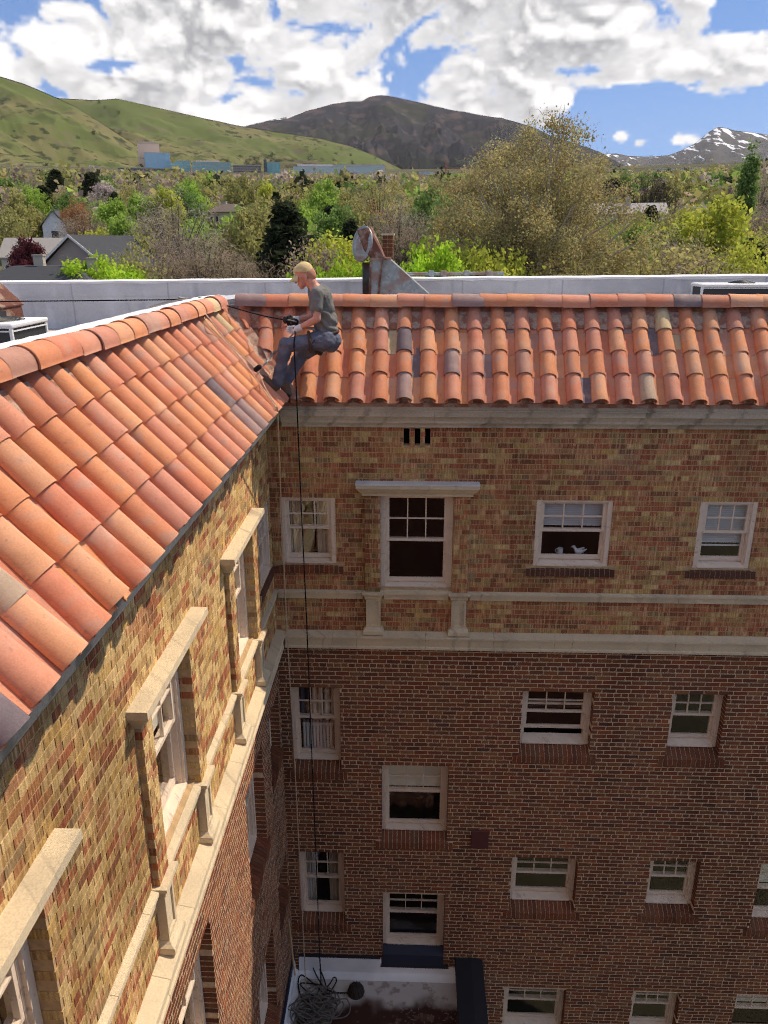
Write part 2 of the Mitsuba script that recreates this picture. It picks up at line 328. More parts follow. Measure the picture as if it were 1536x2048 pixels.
for tf, w_, ups, lows, end, kn in ((WL, wL, upL, lowL, NEARL, ''), (WR, wR, upR, lowR, 9.0, '_001')):
    ku, kl = f'{B}__wall{kn}', f'{B}__wall{"_002" if not kn else "_003"}'
    slab(ku, tf, -.012 if tf is WL else 0.0, end, ZU, -5.33, [h for h in ups] , 'tan_mortar')
    piers = [(c-.71, c-.5) for c in ((1.995,) if tf is WR else HC)] + [(c+.5, c+.71) for c in ((1.995,) if tf is WR else HC)]
    ph = [(a, b, ZB1, -3.10) for a, b in piers]
    lay(ku, tf, .0, end, ZU, ZB1, .0716, .0115, .011, up_holes(ups) + ph, 'brick_face', w_, 7, 5)
    lay(ku, tf, .0, end, ZB1b, ZB2, .0722, .0125, .012, [], 'brick_face', w_, 7, 1)
    for a, b in piers:
        lay(ku, tf, a, b, -3.14, ZB1, .0717, .0095, .010, [], 'brick_face', w_, 2, 0, w=.053, depth=.26, stretch=.214)
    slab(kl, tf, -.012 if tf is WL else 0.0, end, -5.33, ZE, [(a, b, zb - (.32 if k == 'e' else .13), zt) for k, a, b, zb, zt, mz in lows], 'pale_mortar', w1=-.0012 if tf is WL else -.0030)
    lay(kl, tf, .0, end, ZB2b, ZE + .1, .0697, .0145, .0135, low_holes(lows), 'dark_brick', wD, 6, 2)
for c in HC + (1.995,):                                   # mortar core of the piers
    tf = WR if c == 1.995 else WL
    for a, b in ((c-.71, c-.5), (c+.5, c+.71)):
        put(numbered(f'{B}__pier'), MB().box(a+.004, b-.004, -.2, .0485, ZB1, -3.11), 'tan_mortar', tf=tf)
# the 300 bricks that show largest are parts, the rest one part per wall
def area(b):
    tf, (p, q, _, w, a, z) = b[1], b[2]
    P = tf(np.array([[p, w, a], [q, w, a], [q, w, z], [p, w, z]])); s = np.array([px_of(x) for x in P])
    if (s[:, 2] < .3).any(): return 0
    m = s[:, :2].mean(0)
    if not (2 < m[0] < W0-2 and 2 < m[1] < H0-2): return 0
    if tf is WL and m[1] < 1560 - 1.2493*m[0]: return 0
    x, y = s[:, 0], s[:, 1]
    return .5*abs(np.dot(x, np.roll(y, -1)) - np.dot(y, np.roll(x, -1)))
ar = np.array([area(b) for b in bricks]); order = set(np.argsort(-ar)[:300].tolist()); rest = {}
for i, (wall, tf, (p, q, w0, w1, a, b), m, k, r) in enumerate(bricks):
    uv = ((k + .5)/16, r)
    if i in order: put(numbered(wall + '__brick'), MB().box(p, q, w0, w1, a, b, uv=uv), m, tf=tf, uv=True)
    else: rest.setdefault((wall, tf, m), MB()).box(p, q, w0, w1, a, b, uv=uv)
for (wall, tf, m), mb in rest.items():
    put(wall + '__brickwork', mb, m, tf=tf, uv=True); labels[wall + '__brickwork'] = {'kind': 'stuff'}

# ------------------------------------------------------------------ windows
def window(tf, u0, u1, zb, zt, mz, wf, content='dark', raised=0.0, sill=None, sill_dark=False, jamb=.062, tall=.05):
    k = numbered(f'{B}__window')
    fr = MB(); d = wf - .13
    fr.box(u0+.001, u0+jamb, d, wf, zb, zt); fr.box(u1-jamb, u1-.001, d, wf, zb, zt)
    fr.box(u0+jamb, u1-jamb, d, wf-.002, zt-.045, zt)
    fr.prism([(d, zb), (wf+.012, zb), (wf+.012, zb+.02), (d, zb+tall)], u0+jamb, u1-jamb)
    for s, x in ((1, u0+jamb), (-1, u1-jamb)):           # stops
        fr.box(min(x, x+s*.018), max(x, x+s*.018), d, wf-.028, zb+tall*.5, zt-.045)
    put(k + '__frame', fr, 'window_paint', tf=tf)
    a, b, top, bot = u0+jamb+.018, u1-jamb-.018, zt-.045, zb+tall
    def sash(name, z0, z1, w0, w1, nu, nv, rb, rt, st=.035, mun=.016):
        s = MB(); s.box(a, a+st, w0, w1, z0, z1); s.box(b-st, b, w0, w1, z0, z1); s.box(a+st, b-st, w0, w1-.001, z0, z0+rb); s.box(a+st, b-st, w0, w1-.001, z1-rt, z1)
        ga, gb, g0, g1 = a+st, b-st, z0+rb, z1-rt
        for i in range(1, nu): x = ga + (gb-ga)*i/nu; s.box(x-mun/2, x+mun/2, w0+.006, w1-.004, g0, g1)
        for j in range(1, nv):
            z = g0 + (g1-g0)*j/nv
            for i in range(nu):
                x0 = ga + (gb-ga)*i/nu + (mun/2 if i else 0); x1 = ga + (gb-ga)*(i+1)/nu - (mun/2 if i < nu-1 else 0)
                s.box(x0, x1, w0+.006, w1-.005, z-mun/2, z+mun/2)
        put(numbered(k + '__' + name), s, 'window_paint', tf=tf)
        for i in range(nu):
            for j in range(nv):
                x0, x1 = ga + (gb-ga)*i/nu, ga + (gb-ga)*(i+1)/nu; y0, y1 = g0 + (g1-g0)*j/nv, g0 + (g1-g0)*(j+1)/nv
                wm = (w0+w1)/2; t = rng.normal(0, .0015, 3)
                put(numbered(k + '__pane'), MB().add([[x0, wm+t[0], y0], [x1, wm+t[1], y0], [x1, wm+t[2], y1], [x0, wm+t[0]-t[1]+t[2], y1]], [[0, 1, 2], [0, 2, 3]]), 'glass', tf=tf)
    sash('upper_sash', mz-.018, top, wf-.075, wf-.034, 3, 2, .036, .032)
    sash('lower_sash', bot + raised, mz+.016 + raised*.0, wf-.118, wf-.078, 1, 1, .06, .034) if raised == 0 else sash('lower_sash', bot + raised, mz+.016+raised*.9, wf-.118, wf-.078, 1, 1, .05, .034)
    # the room behind
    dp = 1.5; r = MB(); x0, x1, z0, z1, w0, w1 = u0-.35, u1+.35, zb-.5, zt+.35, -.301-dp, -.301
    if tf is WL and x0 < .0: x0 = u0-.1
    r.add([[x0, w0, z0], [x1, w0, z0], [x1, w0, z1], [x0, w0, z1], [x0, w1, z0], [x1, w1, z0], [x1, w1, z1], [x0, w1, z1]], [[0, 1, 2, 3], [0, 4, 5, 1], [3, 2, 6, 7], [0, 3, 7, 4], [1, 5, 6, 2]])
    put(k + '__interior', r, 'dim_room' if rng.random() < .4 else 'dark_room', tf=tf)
    st = MB(); st.box(u0-.02, u1+.02, -.36, d, zb-.02, zb+.012); put(k + '__stool', st, 'window_paint', tf=tf)
    wb = wf - .15
    if content in ('blind', 'blind_low'):
        zlow = mz+.0 if content == 'blind' else mz - .22
        n = int((top - zlow)/.028); bl = MB()
        for i in range(n):
            z = top - i*.028; bl.add([[a-.01, wb-.012, z+.006], [b+.01, wb-.012, z+.006], [b+.01, wb+.012, z-.014], [a-.01, wb+.012, z-.014]], [[0, 1, 2], [0, 2, 3]])
        bl.box(a-.01, b+.01, wb-.012, wb+.012, zlow-.02, zlow-.002)
        put(k + '__blind', bl, 'blind_white', tf=tf)
    elif content == 'shade':
        put(k + '__shade', MB().box(a-.01, b+.01, wb-.004, wb, mz+.01, top), 'shade_cloth', tf=tf)
    elif content == 'curtain':
        for s0, s1 in ((a-.02, a+.30*(b-a)), (b-.34*(b-a), b+.02)):
            n = 24; x = np.linspace(s0, s1, n); w = wb-.05 + .022*np.sin(np.arange(n)*1.3) + rng.normal(0, .004, n)
            v = np.vstack([np.c_[x, w, np.full(n, top)], np.c_[x, w, np.full(n, bot-.05)]]); i = np.arange(n-1)
            put(numbered(k + '__curtain'), MB().add(v, np.c_[i, i+1, i+1+n, i+n]), 'curtain_cloth', tf=tf)
    if sill:
        lip, drop, low, ext = sill
        def brick(x0, x1, inner=True):
            back = -.16 if inner else -.06; zt_ = zb - .004 if inner else zb - drop
            if wf > -.05 and inner: back = -.06
            return [(back, zt_), (lip, zb-drop), (lip, zb-low), (back, zb-low)]
        n = int(round((u1-u0+2*ext)/.0675)); p = (u1-u0+2*ext)/n
        for i in range(n):
            x0, x1 = u0-ext+i*p+.005, u0-ext+(i+1)*p-.005; inner = x0 > u0-.03 and x1 < u1+.03
            dz = rng.normal(0, .002); pr = [(w_, z_+dz) for w_, z_ in brick(x0, x1, inner)]
            put(numbered(k + '__sill_brick'), MB().prism(pr, x0, x1, uv=((7.5 if sill_dark else rng.choice([0, 1, 4, 2, 5])+.5)/16, rng.random())), 'dark_brick', tf=tf, uv=True)
        back = -.16 if wf < -.05 else -.06
        put(k + '__sill_mortar', MB().prism([(back, zb-.012), (lip-.008, zb-drop-.007), (lip-.008, zb-low+.004), (back, zb-low+.004)], u0+.002, u1-.002).prism([(-.06, zb-drop-.006), (lip-.008, zb-drop-.007), (lip-.008, zb-low+.004), (-.06, zb-low+.004)], u0-ext+.004, u0+.0015).prism([(-.06, zb-drop-.006), (lip-.008, zb-drop-.007), (lip-.008, zb-low+.004), (-.06, zb-low+.004)], u1-.0015, u1+ext-.004), 'pale_mortar' if wf < -.05 else 'tan_mortar', tf=tf)
    return k
# the wing that closes the court behind the viewer
put(f'{B}__wall_004', MB().box(-.3, 9.2, -11.6, -11.2, -16, -1.35, uv=(7.5/16, .5)), 'dark_brick', uv=True)
put(f'{B}__wall_004__belt', MB().box(-.2, 9.2, -11.19, -11.1, -5.46, -5.2), 'limestone')
S1, S2 = (.03, .045, .142, .10), (.025, .125, .25, .10)
window(WR, .132, .887, R1[0], R1[1], -3.665, -.012, 'curtain', sill=S1)
window(WR, 1.494, 2.487, -4.545, -3.165, -3.85, -.065, 'dark', jamb=.068)
window(WR, 3.593, 4.609, R1[0], R1[1], -3.665, -.012, 'blind', sill=S1, sill_dark=True, tall=.075)
window(WR, 5.759, 6.515, R1[0], R1[1], -3.665, -.012, 'blind_low', sill=S1, sill_dark=True, tall=.075)
window(WL, .13, .885, R1[0], R1[1], -3.665, -.012, 'dark', sill=S1, sill_dark=True)
for c in HC: window(WL, c-.5, c+.5, -4.545, -3.165, -3.85, -.065, 'shade' if c != 7.43 else 'curtain', jamb=.072)
for i, (kd, a, b, zb, zt, mz) in enumerate(lowR):
    window(WR, a, b, zb, zt, mz, -.135, {'b': 'shade', 'f': 'shade'}.get(kd, 'curtain' if i == 4 else 'dark'), raised=.12 if i == 2 else 0, sill=None if kd == 'e' else S2, jamb=.058, tall=.1 if kd in 'cd' else .06)
for kd, a, b, zb, zt, mz in lowL: window(WL, a, b, zb, zt, mz, -.135, 'dark', sill=S2, jamb=.058, tall=.06)

# ------------------------------------------------------------------ stonework
def course(name, tf, prof, u0, u1, cuts, m, gap=.004):
    e = [u0] + [c for c in cuts if u0 < c < u1] + [u1]
    for a, b in zip(e[:-1], e[1:]):
        pr = [(w + rng.normal(0, .0008), z) for w, z in prof]
        put(numbered(f'{B}__{name}'), MB().prism(pr, a + (gap/2 if a > u0 else 0), b - (gap/2 if b < u1 else 0)), m, tf=tf)
P2 = [(-.05, -5.208), (0, -5.208), (.137, -5.24), (.137, -5.268), (.112, -5.278), (.105, -5.395), (.119, -5.41), (.119, -5.44), (.06, -5.457), (-.05, -5.457)]
P1 = [(-.05, -4.577), (0, -4.577), (.056, -4.588), (.056, -4.612), (.036, -4.622), (.03, -4.698), (-.05, -4.698)]
J2R = [.82, 1.16, 2.14, 3.1, 3.95, 4.2, 5.63, 6.6, 7.6]; J2L = [1.62, 2.35, 3.02, 3.73, 4.95, 5.62, 6.7, 7.9]
course('lower_belt_stone', WL, P2, 0, NEARL, J2L, 'limestone'); course('lower_belt_stone', WR, P2, .138, 9, J2R, 'limestone')
J1R = [2.9, 4.9, 5.62, 6.4, 7.5]; J1L = [3.1, 5.65, 6.3]
def belt1(tf, cs, u0, u1, J):
    e = u0
    for c in cs:
        course('upper_belt_stone', tf, P1, e, c-.748, J, 'limestone'); e = c + .748
    if e < u1: course('upper_belt_stone', tf, P1, e, u1, J, 'limestone')
belt1(WL, HC, 0, NEARL, J1L); belt1(WR, (1.995,), .057, 9, J1R)
def rings(us, ws):                                        # stacked rectangles (u0, u1, w1, z) from the top down
    v, f = [], []
    for u0, u1, w1, z in us: v += [[u0, ws, z], [u1, ws, z], [u1, w1, z], [u0, w1, z]]
    n = len(us)
    for i in range(n-1):
        for j in range(4): f.append([4*i+j, 4*i+(j+1) % 4, 4*i+4+(j+1) % 4, 4*i+4+j])
    f += [[0, 3, 2, 1], [4*n-4, 4*n-3, 4*n-2, 4*n-1]]
    return MB().add(v, f)
def pedestal(tf, c, i):
    m = 'limestone'; k = numbered(f'{B}__pedestal')
    a, b = (c-.748, c-.450) if i == 0 else (c+.450, c+.748); mid = (a+b)/2
    cap = rings([(a, b, .112, -4.572), (a, b, .116, -4.60), (a+.012, b-.012, .105, -4.612), (a+.03, b-.03, .088, -4.64), (a+.03, b-.03, .088, -4.665), (a+.045, b-.045, .075, -4.685)], -.02)
    put(k, cap, m, tf=tf)
    s0, s1, w, zt, zb = mid-.101, mid+.101, .073, -4.684, -5.115
    sh = MB(); q = .032
    sh.box(s0, s0+q, -.02, w, zb, zt); sh.box(s1-q, s1, -.02, w, zb, zt); sh.box(s0+q, s1-q, -.02, w-.001, zt-q*1.4, zt); sh.box(s0+q, s1-q, -.02, w-.001, zb, zb+q*1.3); sh.box(s0+q, s1-q, -.02, w-.016, zb+q*1.3, zt-q*1.4)
    put(k + '__shaft', sh, m, tf=tf)
    put(k + '__base', rings([(s0-.004, s1+.004, w+.004, -5.114), (s0-.02, s1+.02, w+.018, -5.135), (s0-.04, s1+.04, w+.045, -5.155), (s0-.043, s1+.043, w+.05, -5.17), (s0-.043, s1+.043, w+.05, -5.212)], -.02), m, tf=tf)
def hood(tf, c, metal):
    k = numbered(f'{B}__window_hood'); h = [(-2.985, .147), (-3.045, .149), (-3.055, .136), (-3.085, .118), (-3.125, .085), (-3.135, .075), (-3.165, .072)]
    put(k, rings([(c-.67-e, c+.67+e, e, z) for z, e in h], -.05), 'limestone', tf=tf)
    if metal: put(k + '__flashing', rings([(c-.823, c+.823, .152, -2.975), (c-.823, c+.823, .154, -2.998)], -.005), 'coated_wall', tf=tf)
for c in HC: hood(WL, c, False)
hood(WR, 1.995, True)
for tf, cs in ((WL, HC), (WR, (1.995,))):
    for c in cs:
        pedestal(tf, c, 0); pedestal(tf, c, 1)
        put(numbered(f'{B}__stone_sill'), MB().prism([(-.20, -4.545), (-.07, -4.552), (.062, -4.578), (.062, -4.612), (.036, -4.622), (.03, -4.698), (-.2, -4.698)], c-.4495, c+.4495).prism([(-.20, -4.546), (-.07, -4.553), (-.021, -4.565), (-.021, -4.695), (-.2, -4.695)], c-.499, c-.45).prism([(-.20, -4.546), (-.07, -4.553), (-.021, -4.565), (-.021, -4.695), (-.2, -4.695)], c+.45, c+.499), 'limestone', tf=tf)
CP = [(-.2, -1.80), (.205, -1.80), (.205, -1.972), (.218, -1.978), (.218, -1.994), (.192, -2.0), (.19, -2.065), (.142, -2.07), (.118, -2.135), (.118, -2.162), (.075, -2.168), (.055, -2.205), (.055, -2.2335), (-.2, -2.2335)]
course('cornice', WL, CP, 0, NEARL+.6, [1.4, 3.2, 5.0, 6.8], 'weathered_stone', .003); course('cornice', WR, CP, .219, 9, [2.2, 4.86, 6.7], 'weathered_stone', .003)
for a, b in ((1.808, 1.882), (1.952, 2.025), (2.088, 2.155)):
    put(numbered(f'{B}__vent_slot'), MB().box(a, b, -.29, -.12, -2.485, -2.262), 'void_black', tf=WR)
say('metal_plate', 'maroon square metal plate fixed flat on the dark brick wall', 'plate'); put('metal_plate', MB().box(2.908, 3.179, 0.002, .022, -8.993, -8.653, ch=.006).tube([[2.95, .02, -8.7], [2.95, .027, -8.7]], .008).tube([[3.14, .02, -8.7], [3.14, .027, -8.7]], .008), 'maroon_paint', tf=WR)

# ------------------------------------------------------------------ roofs
AL = math.radians(48.2); SA, CA = math.sin(AL), math.cos(AL)
EC, EZ = .398, -1.782                                     # crown of the lowest cover tile: distance from the wall plane, height
def halfpipe(r0, r1, L, th, n=12, down=False, flat=1.0, span=math.pi):
    a = np.linspace((math.pi-span)/2, (math.pi+span)/2, n+1); v, uv = [], []; st = 4
    for r_off in (0, -th):
        for j in range(st+1):
            f = j/st; r = r0*(1-f) + r1*f + r_off
            v.append(np.c_[r*np.cos(a), np.full(n+1, -L*f), (-1 if down else 1)*r*np.sin(a)*flat]); uv.append(np.c_[np.full(n+1, 0.), np.full(n+1, 1-f)])
    V = np.vstack(v); U = np.vstack(uv)[:, 1]; N = n+1; f = []
    o = lambda s, j, i: (s*(st+1)+j)*N + i
    for i in range(n):
        for j in range(st):
            f.append([o(0, j, i), o(0, j, i+1), o(0, j+1, i+1), o(0, j+1, i)]); f.append([o(1, j, i), o(1, j+1, i), o(1, j+1, i+1), o(1, j, i+1)])
        f.append([o(0, 0, i), o(1, 0, i), o(1, 0, i+1), o(0, 0, i+1)]); f.append([o(0, st, i), o(0, st, i+1), o(1, st, i+1), o(1, st, i)])
    for j in range(st):
        for e in (0, n): f.append([o(0, j, e), o(0, j+1, e), o(1, j+1, e), o(1, j, e)])
    f = np.array(f); f = np.vstack([f[:, [0, 1, 2]], f[:, [0, 2, 3]]])
    if down: f = f[:, ::-1]
    return V, f, U
COV, PAN, RDG = halfpipe(.104, .088, .425, .014), halfpipe(.098, .106, .44, .013, 10, True, .42), halfpipe(.138, .130, .41, .014, 14, span=math.pi*1.08)
def grade(i, r): return (i + .04 + .9*r)/16
_tiles = {}
def tile_shape(kind, geo, i):
    """a few shared meshes per kind and colour"""
    r = rng.integers(0, 3)/3
    if (kind, i, r) not in _tiles:
        V, F, U = geo; _tiles[kind, i, r] = mikit.ply((V, trimesh_orient(V, F)), 'terracotta', smooth=True, uv=np.c_[np.full(len(V), grade(i, r)), U])
    return _tiles[kind, i, r]
def trimesh_orient(V, F): return F
def smooth_normals(V, F): return None
TWS = {'L': np.array([.18, .17, .14, .12, .10, .12, .045, .04, .035, .012, .02, .04, .012]), 'R': np.array([.18, .17, .14, .10, .09, .11, .05, .035, .045, .03, .035, .05, .012])}
TWS = {k_: v_/v_.sum() for k_, v_ in TWS.items()}
def roof_pt(side, u, c, nrm, s=0.0):
    """u along the eave from the corner, c from the wall plane, height nrm off the crown plane, s up-slope from the eave crown line"""
    cc, z = EC - s*CA + nrm*SA, EZ + s*SA + nrm*CA
    return np.array([u, -cc, z]) if side == 'R' else np.array([cc, -u, z])
def tile(part, geo, side, u, s, nrm, tilt=0.0, clip=None, kind='cover'):
    i = int(rng.choice(len(TWS[side]), p=TWS[side]))
    sd, nd = (np.array([0, -CA, -SA]), np.array([0, -SA, CA])) if side == 'R' else (np.array([CA, 0, -SA]), np.array([SA, 0, CA]))
    a = rng.normal(0, .012); q = tilt + rng.normal(0, .004)
    t = np.cross(sd, nd); sd2 = sd*math.cos(a) + t*math.sin(a); sd2 = sd2*math.cos(q) + nd*math.sin(q); sd2 /= np.linalg.norm(sd2)
    t2 = np.cross(sd2, nd); t2 /= np.linalg.norm(t2); nd2 = np.cross(t2, sd2)
    o = roof_pt(side, u + rng.normal(0, .004), 0, nrm + rng.normal(0, .002), s + rng.normal(0, .007))
    key = numbered(part)
    if clip is None: scene[key] = {**tile_shape(kind, geo, i), 'to_world': frame4(t2, sd2, nd2, o)}; return
    V, F, U = geo; P = V @ np.array([t2, sd2, nd2]) + o
    m = trimesh.Trimesh(P, F, process=False); m = m.slice_plane(clip[0], clip[1])
    if m is None or len(m.faces) < 4: used[part] -= 1; return
    scene[key] = mikit.ply((np.asarray(m.vertices), np.asarray(m.faces)), 'terracotta', smooth=40) if False else mikit.ply((np.asarray(m.vertices), np.asarray(m.faces)), 'terracotta', smooth=True, uv=np.full((len(m.vertices), 2), (grade(i, .2), .5)))
ROWS = (0.0, .375, .715, 1.045)
for side, part, uend, tf in (('L', f'{B}__roof', 9.3, WL), ('R', f'{B}__roof_001', 8.3, WR)):
    dk = MB(); q = lambda c, z, u: [u, c, z]
    c0, z0, c1, z1 = EC - .03*CA - .175*SA, EZ + .03*SA - .175*CA, -.66, 0
    z1 = z0 + (c0 - c1)*SA/CA
    dk.add([[c0, c0, z0], [uend+.3, c0, z0], [uend+.3, c1, z1], [c1, c1, z1]], [[0, 1, 2], [0, 2, 3]])
    dk.box(.22, uend+.3, .15, .23, -1.93, -1.80)
    put(part, dk, 'roof_mortar', tf=tf)
    for k in range(-3, int(uend/.303)+1):
        u = .29 + .303*k if side == 'R' else .125 + .303*k
        for r, s in enumerate(ROWS):
            cmid = EC - (s+.2)*CA; cb, ct = EC - s*CA, EC - (s+.37)*CA
            for kind, geo, uu, nrm, tl in (('cover', COV, u, -.104, .012), ('pan', PAN, u + .1515, -.083, 0.0)):
                edge = .14 if side == 'R' else .10
                if uu < ct + edge - .06: continue
                clip = None
                if uu < cb + edge + .16:
                    d = .07
                    clip = (np.array([d*1.0, 0, 0]) if side == 'R' else np.array([-.0, -d, 0]), np.array([1., 1., 0]) if side == 'R' else np.array([-1., -1., 0]))
                tile(f'{part}__{kind}_tile', geo, side, uu, s - (.006 if kind == 'pan' else 0) + (.004*r), nrm, tl, clip, kind)
    # ridge
    n = int((uend + .9)/.355); du = np.array([1., 0, 0]) if side == 'R' else np.array([0, -1., 0])
    for j in range(n):
        u = -.42 + .355*j if side == 'R' else -.28 + .355*j
        i = int(rng.choice(len(TWS['L']), p=TWS['L'])); c, z = -.602 + rng.normal(0, .005), -.735 + rng.normal(0, .004)
        o = np.array([u, -c, z]) if side == 'R' else np.array([c, -(u+.36), z])
        sd = -du if side == 'R' else du
        q = rng.normal(0.008, .004); sd = sd*math.cos(q) + np.array([0, 0, 1])*math.sin(q)
        t = np.cross(sd, [0, 0, 1]); t /= np.linalg.norm(t)
        scene[numbered(f'{part}__ridge_tile')] = {**tile_shape('ridge', RDG, i), 'to_world': frame4(t, sd, np.cross(t, sd), o)}
    # mortar bedding under the ridge
    x = np.arange(-.6, uend, .02); bed = MB(); zz = meshkit.fbm(np.c_[x*7, x*0, x*0+2.0], 3, 5)
    crn = lambda c_, o_: EZ + (EC - c_)*SA/CA - o_/CA
    cl = -.44 + .05*zz
    top, low = np.c_[x, np.full(len(x), -.56), crn(np.full(len(x), -.56), .075)], np.c_[x, cl, crn(cl, .10)]
    mid = (top + low)/2 + np.c_[x*0, .012*meshkit.noise(np.c_[x*31, x*0, x*0]), x*0]
    nn = len(x); i = np.arange(nn-1)
    bed.add(np.vstack([top, mid, low]), np.vstack([np.c_[i, i+1, i+1+nn, i+nn], np.c_[i+nn, i+1+nn, i+1+2*nn, i+2*nn]]))
    put(f'{part}__ridge_mortar', bed, 'roof_mortar', tf=tf, smooth=True)
    bm = MB(); bm.add([[-.9, -.705, -.75], [uend+.3, -.705, -.75], [uend+.3, -.95, -.755], [-.9, -.95, -.755]], [[0, 1, 2], [0, 2, 3]])
    xs = np.arange(-.75 if side == 'L' else -.7, uend, .12); ww = -.69 + .02*rng.random(len(xs)); hh = -.705 + .02*rng.random(len(xs)); ni = len(xs); i = np.arange(ni-1)
    bm.add(np.vstack([np.c_[xs, ww-.0, hh+.02], np.c_[xs, ww-.05, hh+.07], np.c_[xs, ww*0-1.0, hh*.3-.445], np.c_[xs, ww*0-1.02, hh*0-1.9]]), np.vstack([np.c_[i+k*ni, i+1+k*ni, i+1+(k+1)*ni, i+(k+1)*ni] for k in range(3)]))
    put(f'{part}__ridge_flashing', bm, 'white_membrane', tf=tf, smooth=40)
# valley mortar
t = np.linspace(0, 1, 60); vm = []; W_ = np.linspace(-1, 1, 15)
for a in t:
    c = EC - .02 - a*(EC + .56); z = EZ - .05 + a*(EC + .56)*SA/CA - .03
    for w in W_:
        d = abs(w)*.125
        x, y = (c + d*.0 + (0 if w < 0 else d*1.35)), -(c + (0 if w > 0 else d*1.35))
        h = .028 + .045*(meshkit.fbm(np.array([[a*16, w*3, 1.0]]), 3, 2)[0] - .5) + .03*(1-abs(w))
        vm.append([x, y, z + h])
nW = len(W_); f = [[i*nW+j, i*nW+j+1, (i+1)*nW+j+1, (i+1)*nW+j] for i in range(len(t)-1) for j in range(nW-1)]
put(f'{B}__valley_mortar', MB().add(vm, f), 'roof_mortar', smooth=True)
# flat roof behind the ridges
fl = MB(); fl.box(-14, 10.5, .95, 5.75, -1.9, -1.55).box(-14, -.95, -9.6, .949, -1.9, -1.5505)
put(f'{B}__flat_roof', fl, 'gravel')
# low annex roof between the wings
FZ = -11.66
lr = MB().add([[0, 0, FZ], [2.75, 0, FZ], [2.75, -5, FZ-.04], [0, -5, FZ-.04]], [[0, 3, 2, 1]])
put(f'{B}__low_roof', lr, 'stained_membrane')
put(f'{B}__low_roof__wall_flashing', MB().prism([(0.001, FZ+.33), (.02, FZ+.33), (.05, FZ+.05), (.16, FZ+.006), (.16, FZ-.05), (0.001, FZ-.05)], .10, 1.49).prism([(0.001, FZ+.17), (.02, FZ+.17), (.05, FZ+.05), (.16, FZ+.005), (.16, FZ-.05), (0.001, FZ-.05)], 1.492, 2.74), 'white_membrane', tf=WR)
put(f'{B}__low_roof__termination_bar', MB().box(.1, 1.475, .003, .03, FZ+.332, FZ+.375).box(1.478, 2.62, .003, .04, FZ+.172, FZ+.22), 'black_membrane', tf=WR)
put(f'{B}__low_roof__window_apron', MB().prism([(-.13, -11.165), (.03, -11.22), (.045, FZ+.23), (-.1, FZ+.23)], 1.515, 2.525), 'navy_trim', tf=WR)
put(f'{B}__low_roof__side_flashing', MB().prism([(0.001, FZ+.30), (.02, FZ+.30), (.05, FZ+.05), (.14, FZ+.006), (.14, FZ-.05), (0.001, FZ-.05)], .02, 5), 'white_membrane', tf=WL)
put(f'{B}__low_roof__side_trim', MB().box(.0, 5, .003, .035, FZ+.302, FZ+.42), 'navy_trim', tf=WL)
put(f'{B}__low_roof__parapet', MB().box(2.75, 3.12, .02, 5, FZ-.9, -11.32), 'white_membrane', tf=WR)
put(f'{B}__low_roof__parapet__coping'.replace('__parapet__coping', '__parapet_coping'), MB().prism([(2.715, -11.30), (2.73, -11.265), (2.98, -11.25), (3.18, -11.30), (3.185, -11.62), (3.17, -11.62), (3.165, -11.318), (2.725, -11.318)], -5, -.01, axis=1), 'black_membrane')
# ------------------------------------------------------------------ things on the flat roof
PWY = 5.6
k = say('parapet_wall', 'long grey coated parapet wall with bright white cap behind the tile roofs', 'parapet')
xs = np.arange(-12, 11.01, .16); n = len(xs); i = np.arange(n-1)
ztop = -.665 + .008*(xs + 8); bump = .012*(meshkit.noise(np.c_[xs*2.1, xs*0, xs*0], 4) - .5)
prof = [(-.001, -1.56), (0.0, None, -.155), (-.012, None, -.15), (-.014, None, -.062)]
rows = [np.c_[xs, np.full(n, PWY), np.full(n, -1.56)], np.c_[xs, np.full(n, PWY) + .01*bump, ztop - .30], np.c_[xs, np.full(n, PWY-.012), ztop - .297], np.c_[xs, np.full(n, PWY-.014), ztop - .04]]
put(k, MB().add(np.vstack(rows), np.vstack([np.c_[i+r*n, i+1+r*n, i+1+(r+1)*n, i+(r+1)*n] for r in range(3)])), 'coated_wall', smooth=20)
low = ztop - .075 + .03*meshkit.noise(np.c_[xs*3.3, xs*0, xs*0], 9); hi = ztop + bump*1.2
rows = [np.c_[xs, np.full(n, PWY-.016), low], np.c_[xs, np.full(n, PWY-.03), low+.006], np.c_[xs, np.full(n, PWY-.03), hi-.015], np.c_[xs, np.full(n, PWY-.005), hi], np.c_[xs, np.full(n, PWY+.30), hi+.005], np.c_[xs, np.full(n, PWY+.32), hi-.2]]
put(k + '__cap', MB().add(np.vstack(rows), np.vstack([np.c_[i+r*n, i+1+r*n, i+1+(r+1)*n, i+(r+1)*n] for r in range(5)])), 'white_membrane', smooth=30)

